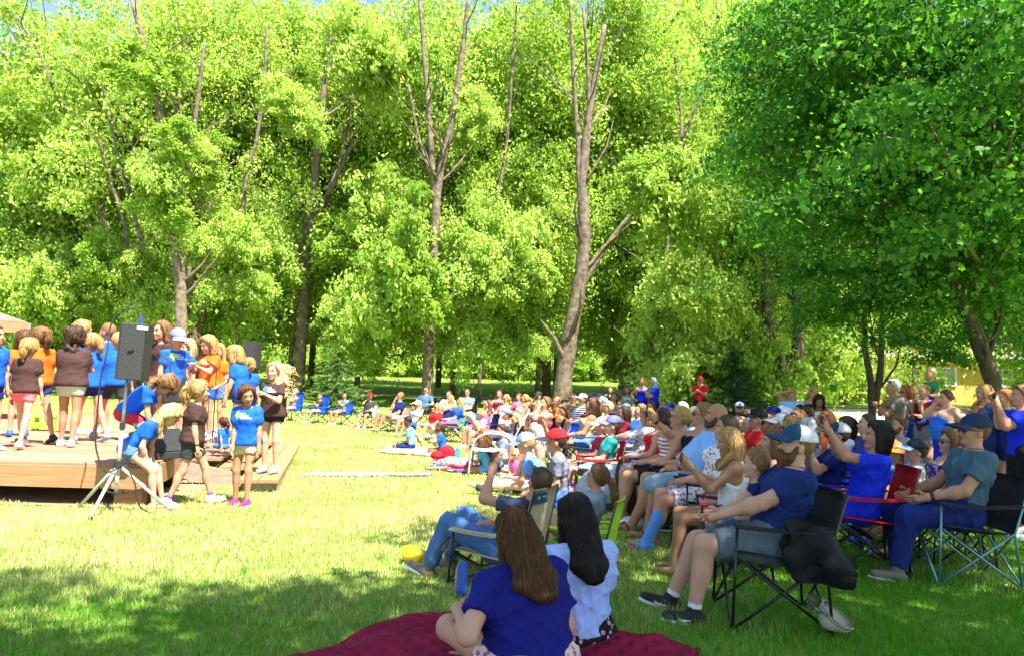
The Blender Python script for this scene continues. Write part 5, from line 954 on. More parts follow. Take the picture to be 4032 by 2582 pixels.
P('man with long dark hair bending down', 'in front of the royal blue women', 2562, 1576, 16, 'chair', yaw=150, hp=20, hair='dark', hs='mid', top='dgrey', bot='grey', beard=.02, **RK)
P('blonde woman in patterned blouse', 'looking down at her phone', 2545, 1607, 11, 'chair', yaw=92, hp=14, hair='blond', hs='bob', fem=1, fat=1.1, top='lgrey', tk='floral', tc2='taupe', sl=1, bot='grey', arms='lowphone', phone=2, chair='grey', **RK)
P('dark haired woman in red tank top', 'and sunglasses, seated before the blonde bun', 2602, 1607, 9.9, 'chair', yaw=86, hair='dark', hs='mid', hl=.26, fem=1, shades=1, top='red', sl=0, bot='denim', bl=.5, arms='lap', chair='white and navy', chairc='navy', **RK)
P('woman with golden bun and spectacles', 'in purple patterned tank top', 2677, 1599, 9.0, 'chair', yaw=88, hair='blond', hs='bun', fem=1, fat=1.15, glasses=1, top=(.3, .12, .3), tk='hstripe', tc2='cream', sl=0, bot='black', bl=.8, arms='lap', chair='navy and black', chairc='navy', shoe='flip', **RK)
P('woman raising a phone with one hand', 'with dark sunglasses and bare shoulders', 2765, 1583, 8.7, 'chair', yaw=88, hair='lbrown', hs='bun', fem=1, shades=1, top='black', sl=0, bot='black', bl=.8, arms=('lap', (.06, .34, 1.06)), apole=(.3, .2, -1), phone='R', pland=0, watch='R', chair='black and grey', chairc='black', **RK)
P('bald bearded man in pale blue tee', 'and grey printed shorts', 2820, 1583, 8.2, 'chair', yaw=90, hair='dark', hs='bald', beard=.03, fat=1.4, top=(.22, .42, .8), bot='steel', bl=1.0, arms='lap', chair='dark grey', chairc='dgrey', shoe='flip', shoec=(.06, .03, .02), skin='t', feet=((-.15, .52, .06), (.15, .62, .06)), watch='L', **RK)
P('dark haired woman in white floral dress', 'with a blue cast on her leg', 2858, 1634, 7.5, 'chair', yaw=88, hair='dark', hs='bun', fem=1, top='white', tk='floral', tc2=(.4, .1, .2), bot='white', bk='floral', bc2=(.4, .1, .2), bl=.85, skirt=1, arms='lap', cast='L', shoe='flip', shoec=(.45, .3, .15), feet=((-.1, .60, .07), (.1, .50, .07)), chair='black and maroon', chairc='black', **RK)
P('blonde woman in white tank top', 'holding a phone in both hands', 2872, 1684, 6.5, 'chair', yaw=80, P=(0, 0, .50), lean=-2, hp=8, hair='blond', hs='long', hl=.36, front=1, fem=1, top='white', sl=0, bot='denim', bl=.4, arms=((-.06, .36, .92), (.05, .36, .92)), apole=(0, -.1, -1), phone=2, chair='maroon', skin='t', watch='R', shoe='bare', h=.010, **RK)
kid('small boy in navy tee', 'with short brown hair on the lap beside the bearded man', 2975, 1764, 5.5, 'lap', yaw=62, z=.46, hair='lbrown', hs='short', top='navy', bot='denim', bl=.8, arms='lap', skin='p', h=.009, shoe='bare', **RK)
P('brown haired woman with blond highlights', 'and lime straps behind the bearded man', 3040, 1685, 6.9, 'chair', yaw=86, hair='lbrown', hs='bob', fem=1, top='lime', sl=0, bot='grey', arms='lap', chair='maroon and grey', chairc='maroon', shades=2, **RK)
P('big bearded man in navy polo', 'and white mesh cap, seated in the front chair', 3138, 1676, 5.25, 'chair', yaw=86, hair='lbrown', hs='buzz', beard=.06, beardc='brown', cap=('silver', (.02, .06, .14)), fat=1.25, top=(.010, .026, .13), collar=1, bot=(.11, .14, .17), bl=.86, arms=((-.04, .36, .64), (.02, .34, .64)), skin='p', shoe='black', swoosh=1, sock='white', chair='black and charcoal', chairc='dgrey', chi=.84, feet=((-.14, .50, .07), (.16, .60, .07)), h=.009, lean=-20, hp=-3, **RK)
# ---- right hand block
P('man in grey blue cap and white tee', 'sitting before the dark spruce', 2912, 1582, 14.4, 'chair', yaw=165, hair='brown', cap=('steel', 'navy'), top='white', bot='grey', beard=.02, chair='black', **RK)
P('person in pale green shirt', 'hidden behind the white tee man', 2942, 1600, 15.4, 'chair', yaw=150, hair='brown', hs='short', top='sage', bot='grey', **RK)
kid('boy in black cap and red tee', 'in the shaded block', 2982, 1608, 10.6, 'chair', yaw=95, hair='dark', cap=('black', 'black'), top='red', bot='dgrey', kid=.6, chair='red', **RK)
kid('fair boy in spectacles', 'beside the black cap boy', 2948, 1633, 11.1, 'chair', yaw=95, hair='white', hs='buzz', glasses=1, top='maroon', bot='navy', skin='p', **RK)
kid('small child in red hooded chair', 'behind the boy in spectacles', 2926, 1636, 12, 'chair', yaw=120, hair='lblond', hs='short', top='maroon', bot='navy', chair='bright red', chairc='red', **RK)
P('person in broad navy sun hat', 'in the shaded block', 3044, 1598, 12.6, 'chair', yaw=85, hair='dark', cap=('navy', 'navy'), bucket=1, top='blue', bot='navy', chair='red', **RK)
P('person in soft white hat', 'beside the navy sun hat', 3078, 1598, 13.4, 'chair', yaw=70, hair='white', cap=('white', 'white'), bucket=1, top='lgrey', bot='grey', **RK)
P('man in white cap and sunglasses', 'with dark beard in the shaded block', 3100, 1604, 13, 'chair', yaw=130, hair='dark', cap=('white', 'white'), shades=1, beard=.02, top='dgrey', bot='navy', **RK)
P('grey haired woman in white visor', 'resting her chin on her hand', 3072, 1628, 9.4, 'chair', yaw=88, hair='white', hs='short', cap=('white', 'white'), visor=1, fem=1, top='lblue', bot='grey', arms=('lap', 'chin'), chair='blue', **RK)
P('straw blonde woman in round sunglasses', 'behind the mesh cap', 3112, 1640, 8.5, 'chair', yaw=90, hair='blond', hs='bob', shades=1, fem=1, top='grey', bot='navy', **RK)
P('person with silver grey hair', 'turned away behind the mesh cap', 3178, 1643, 8.4, 'chair', yaw=40, hair='grey', hs='mid', top='steel', bot='navy', **RK)
P('woman shading her eyes with one hand', 'in pale lettered tee, standing', 3115, 1528, 15, 'stand', yaw=150, hair='blond', hs='long', fem=1, fat=1.15, top='lblue', bot='denim', arms=('down', 'brow'), **RK)
P('curly blonde woman in navy sleeveless top', 'standing under the twin trunk', 3200, 1521, 15.2, 'stand', yaw=120, hair='blond', hs='curly', fem=1, top='navy', sl=0, bot='denim', **RK)
kid('dark haired girl in white tank top', 'looking down, standing', 3225, 1555, 13.4, 'stand', yaw=165, hp=26, hair='black', hs='long', front=1, fem=1, top='white', sl=0, bot='denim', skin='o', arms='lap', kid=.4, **RK)
P('man with dark hair and spectacles', 'behind the sunglasses brunette', 3146, 1591, 13.6, 'chair', yaw=100, hair='black', hs='short', glasses=1, top='navy', bot='navy', **RK)
P('brunette in round sunglasses', 'in the shaded block', 3172, 1603, 12.4, 'chair', yaw=100, hair='brown', hs='long', shades=1, fem=1, top='taupe', bot='navy', **RK)
kid('child with tousled brown hair', 'in front of the sunglasses brunette', 3138, 1617, 11.6, 'chair', yaw=110, hair='lbrown', hs='bob', top='grey', bot='navy', **RK)
P('young woman with reddish hair smiling', 'left of the filming hands', 3252, 1617, 10, 'chair', yaw=105, hair='red', hs='bun', fem=1, top='orange', bot='navy', chair='maroon', **RK)
P('man in camouflage and grey mesh cap', 'and navy tee with phone', 3300, 1664, 8, 'chair', yaw=78, hair='dark', cap=('lgrey', (.03, .05, .10)), top='navy', bot='denim', arms='phone', chair='blue and grey', chairc='royal', **RK)
P('young man with dark hair', 'in orange strap, sitting behind the filming woman', 3412, 1627, 9.4, 'chair', yaw=85, hair='dark', hs='short', top=(.04, .05, .2), bot='navy', skin='p', chair='grey blue', chairc='royal', chairb='lgrey', **RK)
P('black haired woman in royal blue tee', 'filming with raised arms in a red chair', 3452, 1660, 6.9, 'chair', yaw=82, hair='black', hs='bob', fem=1, fat=1.1, top='royal', bot='royal', bl=1.6, arms=((-.05, .27, 1.16), (.03, .27, 1.16)), apole=(0, .3, -1), phone=2, ptilt=0, shades=2, chair='red and black', chairc='red', watch='R', shoe='blue', h=.010, **RK)
P('tall grey haired man in taupe shirt', 'standing with folded arms', 3515, 1492, 12, 'stand', yaw=88, hair='grey', hs='short', fem=0, top='taupe', collar=1, bot='ddenim', bl=1.8, arms='cross', shades=2, fat=1.12, watch='L', skin='t', **RK)
P('sunglasses woman in steel blue tee', 'standing behind the taupe shirt man', 3566, 1514, 13, 'stand', yaw=100, hair='red', hs='mid', fem=1, shades=1, top='steel', bot='ddenim', bl=1.8, arms='cross', **RK)
P('man in maroon tee', 'carrying a child on his shoulders', 3640, 1512, 12.5, 'stand', yaw=105, hair='lbrown', hs='buzz', top=(.13, .012, .03), bot='grey', arms=((-.17, .22, 1.18), (.17, .22, 1.18)), fat=1.15, **RK)
kid('blond toddler in green tee', 'riding on the shoulders of the maroon tee man', 3662, 1444, 12.55, 'lap', yaw=100, z=1.38, hair='lblond', hs='short', top='green', bot='royal', arms=((-.06, .25, .30), (.08, .25, .30)), feet=((-.17, .34, -.30), (.17, .34, -.30)), kid=1.1, shoe='blue', group='spectators')
P('broad woman in bright blue tank top', 'standing with hand at her mouth', 3722, 1533, 11.4, 'stand', yaw=95, hair='brown', hs='bun', fem=1, fat=1.4, top=(.03, .16, .75), sl=0, bot='royal', bl=1.6, arms=('hip', 'mouth'), shades=2, skin='p', **RK)
P('long blonde woman in dark print tee', 'standing before the leaning trunk', 3872, 1512, 10.6, 'stand', yaw=85, hair='blond', hs='long', hl=.3, front=1, fem=1, top=(.02, .03, .09), bot='navy', bl=1.6, arms='cross', **RK)
P('auburn haired woman in navy', 'standing behind the camera woman', 3956, 1532, 10.4, 'stand', yaw=90, hair='red', hs='bun', fem=1, top='navy', bot='navy', **RK)
P('woman in royal blue tee with camera', 'standing at the right frame edge', 4020, 1512, 8.5, 'stand', yaw=82, hair='lbrown', hs='bun', fem=1, fat=1.25, top='royal', bot='black', bl=1.8, arms=((-.06, .30, 1.48), (.0, .30, 1.48)), apole=(0, .2, -1), phone=2, shades=2, **RK)
kid('orange hatted small child', 'in a blue chair beside the filming woman', 3507, 1732, 8.6, 'chair', yaw=60, hair='lblond', hs='long', cap=('orange', 'orange'), bucket=1, top='sky', bot='grey', chair='royal blue', chairc='royal', chi=1.15, **RK)
kid('boy in blue and black cap', 'and grey tee slouching in a red chair', 3606, 1728, 8, 'chair', yaw=80, hair='dark', cap=('dgrey', (.2, .3, .5)), top='lgrey', bot='blue', skin='p', chair='red with silver poles', chairc='red', shoe='blue', kid=.7, **RK)
P('grey brown haired woman in floral dress', 'and sunglasses with crossed legs', 3740, 1690, 7.5, 'chair', yaw=85, hair='lbrown', hs='bob', shades=1, fem=1, top=(.08, .03, .2), tk='floral', tc2=(.4, .4, .55), sl=0, bot=(.08, .03, .2), bk='floral', bc2=(.4, .4, .55), bl=.8, skirt=1, cross=1, arms='lap', skin='p', chair='dark red', chairc='maroon', **RK)
P('person with tanned bare legs in flip flops', 'hidden behind the navy cap man', 3800, 1740, 7.25, 'chair', yaw=86, hair='brown', hs='short', top='olive', bot='blue', bl=.6, cross=1, skin='t', shoe='flip', arms='lap', chair='teal and silver', chairc='slate', lean=-20, feet=((-.1, .66, .06), (-.1, .90, .26)), **RK)
P('man in navy cap and slate polo', 'sitting upright in the rightmost front chair', 3835, 1630, 6.55, 'chair', yaw=84, hair='brown', hs='buzz', cap=((.02, .035, .09), (.02, .035, .09)), shades=1, fat=1.12, top=(.06, .115, .17), collar=1, bot=(.012, .025, .16), bl=1.92, arms=((-.15, .30, .63), (.13, .31, .63)), skin='f', chair=('dark grey', 'teal'), chairc='dgrey', chi=.84, watch='L', shoe='taupe', h=.010, lean=-14, feet=((-.13, .52, .07), (.13, .40, .07)), **RK)
# ---- foreground, backs to the viewer
P('man in jeans lying low in a tan chair', 'filming with sunglasses on his head', 2125, 1838, 6.0, 'low', yaw=66, hy=-26, tw=-10, hair='dark', hs='short', top=(.05, .06, .12), bot=(.07, .16, .36), bl=1.92, arms=((-.13, .02, .90), 'lap'), apole=(-.6, .2, -1), phone='L', shades=2, chair='tan', chairc='tan', chi=.98, skin='f', shoe='taupe', feet=((-.14, .58, .07), (.14, .54, .07)), P=(0, 0, .27), lean=-38, h=.010, **RK)
P('woman with brown ponytail and spectacles', 'in a lime green chair', 2352, 1828, 6.6, 'low', yaw=72, hair='lbrown', hs='pony', ponyz=-.02, fem=1, glasses=1, top='steel', bot='grey', bl=.5, chair='lime green', chairc='lime', chi=.92, h=.010, **RK)
P('woman in navy tee with long straight brown hair', 'seated nearest on the maroon blanket', 2028, 2002, 4.1, 'ground', yaw=33, hair='brown', hs='long', hl=.27, hw=.108, fem=1, fat=1.30, top=(.010, .012, .17), bot=(.7, .5, .45), bk='floral', bc2=(.3, .12, .3), bl=.5, lean=14, slean=-4, arms=((-.30, .24, .34), 'lap'), skin='p', shoe='bare', poles=((-1, .5, .5), (1, .5, .1)), feet=((.10, .40, .06), (-.12, .30, .06)), h=.008, **RK)
P('woman in pale blue tee with black wavy hair', 'seated on the maroon blanket', 2262, 1944, 4.55, 'ground', yaw=28, hair='black', hs='long', hl=.26, hw=.10, fem=1, fat=1.12, top=(.34, .44, .86), loose=1, bot='black', bk='floral', bc2=(.5, .25, .3), bl=.7, skirt=1, lean=0, arms='lap', skin='f', shoe='bare', h=.008, **RK)
P('man in red cap and red polo', 'standing far back with joined hands', 2758, 1479, 23.2, 'stand', yaw=150, hair='grey', cap=('red', 'red'), top=(.6, .02, .03), bot='black', bl=1.8, arms='clasp', **RK)
kid('boy in red cap and grey tee', 'sitting upright on the quilt with raised hand', 2190, 1688, 9.9, 'ground', yaw=84, hair='dark', hs='short', cap=('red', 'dgrey'), top=(.16, .16, .22), bot='denim', bl=.9, kid=.7, fat=.95, arms=('lap', 'up'), h=.010, **RK)
P('dark haired man behind the crowd', 'near the royal blue women', 2615, 1573, 18, 'chair', yaw=150, hair='dark', hs='short', glasses=1, top='lblue', bot='grey', **RK)
P('grey haired person turned away', 'behind the golden bun woman', 2683, 1580, 12.6, 'chair', yaw=70, hair='grey', hs='short', top='grey', bot='grey', chair='black and green', chairc='black', **RK)
P('person in dark blue cap', 'right below the royal blue tee', 2642, 1586, 14.6, 'chair', yaw=120, hair='brown', cap=('navy', 'blue'), top='navy', bot='grey', **RK)
P('grey haired man in green polo', 'between the wine red woman and the red faced man', 2492, 1600, 14.2, 'chair', hair='grey', hs='short', top='green', bot='tan', **RK)
P('woman in mustard blouse', 'seated just behind the olive top woman', 2352, 1590, 15, 'chair', hair='brown', hs='bob', fem=1, top=(.6, .38, .05), bot='denim', **RK)
P('man in charcoal cap', 'between the stroller and the dusty pink woman', 2388, 1556, 18.4, 'chair', hair='dark', cap=('dgrey', 'black'), top='grey', bot='navy', **RK)
kid('small girl in white sun dress', 'sitting before the cream tank top woman', 2030, 1625, 16, 'knees', hair='lblond', hs='mid', fem=1, top='white', sl=0, bot='white', **RK)
P('woman in turquoise sleeveless top', 'behind the sunburnt maroon woman', 2110, 1575, 16.6, 'chair', hair='lbrown', hs='mid', fem=1, top='teal', sl=0, bot='cream', shades=1, **RK)
P('woman in coral tee', 'behind the red tank top woman with sunglasses', 2640, 1612, 11.2, 'chair', hair='brown', hs='mid', fem=1, top='coral', bot='navy', **RK)
P('older man in straw hat', 'between the golden bun and the bald man', 2738, 1600, 10.6, 'chair', hair='white', cap=('tan', 'tan'), bucket=1, top='lblue', bot='tan', **RK)
kid('boy with short fair hair in green', 'peeking over the visor woman', 3020, 1630, 10.9, 'chair', hair='blond', hs='short', top='green', bot='navy', **RK)
P('woman with dark bob and white blouse', 'in the shade behind the camouflage cap', 3330, 1640, 9.6, 'chair', hair='dark', hs='bob', fem=1, top='white', bot='navy', **RK)
P('man in plain grey tee with short beard', 'seated behind the orange hatted child', 3540, 1640, 10.4, 'chair', hair='brown', hs='short', beard=.02, top='grey', bot='dgrey', chair='pale grey', chairc='lgrey', **RK)
# ================================================================ PROPS
BLK = mat('black_plastic', (.03, .03, .033), .55, spec=.35, bump=.5, bscale=90); ALU = mat('aluminium', (.52, .53, .52), .35, metal=.3); RUB = mat('rubber', (.025, .025, .027), .7)
# loudspeaker on tripod
tp = Vector((-4.30, 8.55, 0)); o = empty('speaker_stand', tp, 0, 'silver tripod speaker stand on the grass before the stage', 'speaker stand')
lx = .02
MB().tube([(0, 0, .42), (lx, 0, 1.0)], .022, 10).build('lower_tube', ALU, o, True); MB().tube([(lx, 0, .95), (lx+.02, 0, 1.52)], .0175, 10).build('pole', mat('dark_alu', (.42, .42, .36), .4, metal=.3), o, True)
MB().tube([(lx, 0, .93), (lx, 0, 1.0)], .032, 10).build('collar', RUB, o); MB().tube([(0, 0, .50), (0, 0, .58)], .05, 10).build('hub', RUB, o); MB().tube([(0, 0, .20), (0, 0, .24)], .035, 10).build('lower_hub', RUB, o); MB().tube([(0, 0, .2), (0, 0, .55)], .022, 10).build('centre_tube', ALU, o, True)
for a in (-95, 25, 150):
    e = Vector((math.cos(R(a))*.62, math.sin(R(a))*.42, 0)); l = MB().tube([(0, 0, .54), tuple(e*.97+Vector((0, 0, .025)))], .0185, 8).build('leg', ALU, o, True); MB().tube([tuple(e*.95+Vector((0, 0, .04))), tuple(e)], .023, 8).build('rubber_foot', RUB, l); MB().tube([(0, 0, .22), tuple(e*.5+Vector((0, 0, .28)))], .010, 6).build('brace', RUB, o)
def speaker(name, label, loc, rz, sc, lean=0):
    o = empty(name, loc, rz, label, 'loudspeaker'); o.rotation_euler = (0, R(lean), rz); w_, d_, h_ = .36*sc, .34*sc, .62*sc
    M = MB(); P = [(-w_/2, -d_/2), (w_/2, -d_/2), (w_*.34, d_/2), (-w_*.34, d_/2)]; M.add([(x, y, 0) for x, y in P]+[(x, y, h_) for x, y in P], [(3, 2, 1, 0), (4, 5, 6, 7), (0, 1, 5, 4), (1, 2, 6, 5), (2, 3, 7, 6), (3, 0, 4, 7)]); M.build('cabinet', BLK, o, bevel=.012*sc)
    M = MB(); M.box((0, -d_/2-.008, h_*.5), (w_*.9, .016, h_*.92)); M.build('grille', mat('grille', (.045, .045, .05), .5, bump=1, bscale=220), o, bevel=.006); M = MB(); M.box((w_*.10, d_/2+.002, h_*.94), (.0, .0, .0)) if 0 else None
    return o, w_, d_, h_
o, w_, d_, h_ = speaker('loudspeaker', 'black loudspeaker on the silver tripod before the stage', tp+Vector((.07, 0, 1.47)), R(200), 1.0, -2)
M = MB(); M.box((-w_*.25, d_/2+.003, h_*.93), (.11, .004, .035)); M.build('label_plate', mat('white_label', (.8, .8, .82), .5), o)
M = MB(); M.tube([(0, d_/2+.01, h_*.5), (.03, d_/2+.015, h_*.52), (-.03, d_/2+.015, h_*.55)], .008, 6); M.build('handle', RUB, o)
M = MB(); M.tube([(-.06, .06, h_), (-.06, .06, h_+.09)], .018, 8); M.build('plug', mat('blue_plug', (.03, .07, .5), .4), o)
c = tp+Vector((.07, 0, 1.47)); tag(MB().tube(smooth_poly([c+Vector((.08, -.05, .70)), c+Vector((.05, -.05, .78)), c+Vector((-.08, -.08, .76)), c+Vector((-.20, -.10, .6)), c+Vector((-.17, -.2, .3)), c+Vector((-.22, -.2, 0)), c+Vector((-.25, -.16, -.4)), c+Vector((-.26, -.12, -.75)), c+Vector((-.14, -.1, -1.0)), c+Vector((.05, -.1, -.93)), c+Vector((.16, -.08, -1.1)), c+Vector((.3, .0, -1.44)), c+Vector((1.0, .5, -1.45)), c+Vector((1.9, .8, -1.45))], [.009]*14, 5)[0], .009, 6).build('cable', RUB, None, True), 'black cable looping from the loudspeaker down the tripod to the grass', 'cable')
p = at(992, 1450, 14.6); sb = Vector((p.x, 14.6, DK)); o = empty('speaker_stand', sb, 0, 'dark speaker stand at the far corner of the stage', 'speaker stand'); MB().tube([(0, 0, 0), (0, 0, p.z-DK)], .02, 8).build('pole', RUB, o)
for a in (0, 120, 240): MB().tube([(0, 0, .45), (math.cos(R(a))*.4, math.sin(R(a))*.4, .01)], .015, 6).build('leg', RUB, o)
speaker('loudspeaker', 'dark grey loudspeaker at the far corner of the stage', (p.x, 14.6, p.z), R(-15), .82)
p = at(590, 1755, 9.6); o = empty('stage_monitor', (p.x+.05, 9.75, DK), R(60), 'black wedge monitor lying on the deck behind the bending child', 'monitor'); M = MB(); M.add([(x, y, z) for x in (-.3, .3) for y, z in ((-.2, 0), (.2, 0), (.2, .32), (.02, .36), (-.2, .08))], [(0, 1, 2, 3, 4), (9, 8, 7, 6, 5)]+[(i, 5+i, 5+(i+1) % 5, (i+1) % 5) for i in range(5)]); M.build('cabinet', BLK, o, bevel=.01); M = MB(); M.add([(-.27, .0, .365), (.27, .0, .365), (.27, -.2, .10), (-.27, -.2, .10)], [(0, 1, 2, 3)]); M.build('grille', mat('grille', (.045, .045, .05), .5, bump=1, bscale=220), o)
for u, d, h, lb in ((668, 11.3, 1.25, 'black microphone stand beside the boy in the purple blue cap'), (850, 12.3, 1.2, 'black microphone stand before the blond child in orange')):
    p = at(u, 1500, d); o = empty('microphone_stand', (p.x, d, DK), 0, lb, 'mic stand', 'microphone stands'); MB().tube([(0, 0, .02), (0, 0, h)], .010, 8).build('pole', RUB, o); MB().tube([(0, 0, h), (-.14, -.06, h+.10)], .014, 8).build('microphone', mat('mic', (.08, .08, .09), .35, metal=.5), o)
    for a in (0, 120, 240): MB().tube([(0, 0, .2), (math.cos(R(a))*.26, math.sin(R(a))*.26, .01)], .008, 6).build('leg', RUB, o)
p = at(180, 1610, 14); o = empty('step_stool', (p.x, 14, DK), R(10), 'lime green plastic step stool on the stage', 'stool'); LM = mat('lime_plastic', (.35, .75, .04), .4)
M = MB(); M.box((0, 0, .25), (.34, .24, .03)); M.build('top', LM, o, bevel=.008); M = MB(); M.box((0, -.16, .10), (.36, .12, .10), None, .95); M.build('lower_step', LM, o, bevel=.01)
for q in (-1, 1): M = MB(); M.box((q*.15, 0, .12), (.03, .24, .24), None, .9); M.build('leg', LM, o)
# cloths on the grass
def cloth_on_grass(name, label, cat, corners, m, th=.012, n=26, wr=.022, seed=0, raise_=.035):
    c = [np.array([*q, 0.]) for q in corners]; rr = np.random.default_rng(seed); ph = rr.uniform(0, 6, 12); P = []
    for i in range(n):
        for j in range(n):
            a, b = i/(n-1), j/(n-1); q = c[0]*(1-a)*(1-b)+c[1]*(1-a)*b+c[2]*a*b+c[3]*a*(1-b); e = .03*(math.sin(a*17+ph[0])*(b < .02 or b > .98)+math.sin(b*15+ph[1])*(a < .02 or a > .98)); x, y = q[0]+e+.03*math.sin(b*7+ph[2])*(abs(a-.5) > .4), q[1]+e+.025*math.sin(a*9+ph[3])
            z = raise_+wr*(.5+.25*math.sin(x*9+y*5+ph[4])+.2*math.sin(x*-6+y*13+ph[5])+.15*math.sin(x*21+ph[6]+2*math.sin(y*9)))*min(1, 8*min(a, b, 1-a, 1-b)+.25); P.append((x, y, G(x, y)+z))
    M = MB(); M.sheet(P, n, n, th); o = M.build(name, m, None, True); return tag(o, label, cat)
MAR = mat('maroon_quilting', (.24, .012, .045), .9, spec=.1, vary=.3, vscale=5)
_N = MAR.node_tree.nodes; _L = MAR.node_tree.links; _tc = _N.new('ShaderNodeTexCoord'); _h = []
for _a in (.8, -.8):                                       # diamond quilting seams
    _mp = _N.new('ShaderNodeMapping'); _mp.inputs['Rotation'].default_value = (0, 0, _a); _L.new(_tc.outputs['Object'], _mp.inputs[0]); _w = _N.new('ShaderNodeTexWave'); _w.inputs['Scale'].default_value = 3.4; _w.inputs['Distortion'].default_value = .8; _L.new(_mp.outputs[0], _w.inputs['Vector']); _h.append(_w.outputs['Fac'])
_mm = _N.new('ShaderNodeMath'); _mm.operation = 'MULTIPLY'; _L.new(_h[0], _mm.inputs[0]); _L.new(_h[1], _mm.inputs[1]); _bp = _N.new('ShaderNodeBump'); _bp.inputs['Strength'].default_value = .8; _bp.inputs['Distance'].default_value = .03; _L.new(_mm.outputs[0], _bp.inputs['Height']); _L.new(_bp.outputs[0], _N['Principled BSDF'].inputs['Normal'])
cloth_on_grass('blanket', 'maroon quilted picnic blanket under the two foreground women', 'blanket', [(-1.32, 3.85), (-.55, 5.05), (1.18, 4.55), (.55, 3.2)], MAR, .02, 56, .085, 2)
cloth_on_grass('towel', 'pale yellow towel under the two boys in aqua and blue', 'towel', [(-2.6, 15.3), (-2.5, 16.4), (-1.0, 16.2), (-1.2, 14.8)], cloth((.5, .44, .28)), seed=3)
cloth_on_grass('blanket', 'blue, red and white patterned blanket beside the teal bottle', 'blanket', [(-1.35, 12.9), (-1.3, 14.6), (.4, 14.2), (.2, 12.3)], mat('cloth_print', COLS['white'], .85, kind='quilt', col2=COLS['blue']), seed=4)
cloth_on_grass('blanket', 'white blanket under the boy in the white and blue cap', 'blanket', [(-.4, 10.9), (-.3, 11.9), (.45, 11.7), (.3, 10.7)], cloth((.5, .5, .56)), seed=5)
cloth_on_grass('quilt', 'multicoloured checked quilt behind the man filming', 'quilt', [(.35, 9.6), (.45, 11.9), (1.25, 11.7), (1.2, 9.4)], mat('quilt_print', COLS['red'], .85, kind='quilt', col2=COLS['white']), seed=6)
cloth_on_grass('cloth', 'striped pale cloth strip lying alone on the lawn', 'cloth', [(-3.1, 11.75), (-3.05, 12.1), (-1.2, 12.4), (-1.25, 12.15)], cloth((.42, .33, .40), 'stripe', (.2, .13, .25)), n=30, wr=.02, seed=7, raise_=.02)
def blob_thing(name, label, cat, u, v, d, r, m, seed, parts=None, fold=.03):
    p = at(u, v, d); S = Sdf(); rr = np.random.default_rng(seed)
    for k in range(7): S.ell(rr.normal(size=3)*np.array(r)*.38+V3(0, 0, r[2]*.9), np.array(r)*rr.uniform(.5, .75), None, .05)
    V, F = S.mesh(.016, [(V3(0, 0, -1), 0)], fold, seed); o = link(name, mesh_np(name, V, [F], True), m, None, (p.x, d, G(p.x, d)+.02)); return tag(o, label, cat)
blob_thing('bag', 'red cloth bag lying on the patterned blanket', 'bag', 1760, 1780, 14.1, (.18, .16, .14), cloth('red'), 1)
blob_thing('sack', 'crumpled yellow stuff sack left of the jeans man', 'sack', 1625, 2200, 6.6, (.10, .08, .055), mat('yellow_nylon', (.7, .48, .01), .4, vary=.1), 2)
blob_thing('sack', 'lime green stuff sack under the jeans man', 'sack', 1772, 2195, 6.6, (.13, .08, .055), mat('lime_nylon', (.55, .75, .03), .4, vary=.1), 3)
blob_thing('clothes_heap', 'grey and pink clothes heaped before the teal girl', 'clothes', 1790, 1830, 13.1, (.24, .16, .10), cloth((.5, .3, .35), 'floral', 'dgrey'), 4)
blob_thing('backpack', 'dark backpack standing beside the patterned shirt man', 'backpack', 1880, 1610, 20.5, (.26, .2, .34), mat('black_nylon', (.02, .02, .025), .6), 5)
p = at(1800, 1790, 13.9); o = empty('bottle', (p.x, 13.9, G(0, 13.9)+.03), 0, 'teal drinking bottle standing on the patterned blanket', 'bottle'); MB().tube([(0, 0, 0), (0, 0, .17), (0, 0, .2), (0, 0, .21)], [.045, .045, .03, .03], 14).build('body', mat('teal_plastic', (.02, .45, .5), .25), o, True); MB().tube([(0, 0, .21), (0, 0, .25)], .033, 12).build('lid', mat('teal_lid', (.02, .3, .35), .4), o)
# aluminium lawn chair, empty
p = at(1945, 1770, 12.6); o = empty('lawn_chair', (p.x, 12.6, G(0, 12.6)), R(88), 'empty aluminium lawn chair with hooped armrests among the seated children', 'lawn chair'); WB = mat('webbing', (.62, .62, .6), .6, vary=.1)
MB().sheet([(x*.25, y, .40+.05*y) for y in np.linspace(-.22, .36, 6) for x in np.linspace(-1, 1, 5)], 6, 5, .022).build('seat', WB, o, True); MB().sheet([(x*.25, -.22-.34*t, .40+.66*t) for t in np.linspace(0, 1, 7) for x in np.linspace(-1, 1, 5)], 7, 5, .022).build('backrest', mat('webbing_grey', (.4, .4, .38), .5), o, True)
for q in (-1, 1): MB().tube(smooth_poly([Vector((q*.28, .38, .0)), Vector((q*.28, .34, .42)), Vector((q*.28, .26, .60)), Vector((q*.28, .05, .68)), Vector((q*.28, -.25, .62)), Vector((q*.28, -.34, .42)), Vector((q*.28, -.42, .0))], [.013]*7, 5)[0], .013, 7).build('arm_hoop', ALU, o, True)
for q in (-1, 1): MB().tube([(q*.26, .38, .0), (q*.26, .37, .41)], .012, 6).build('leg', ALU, o)
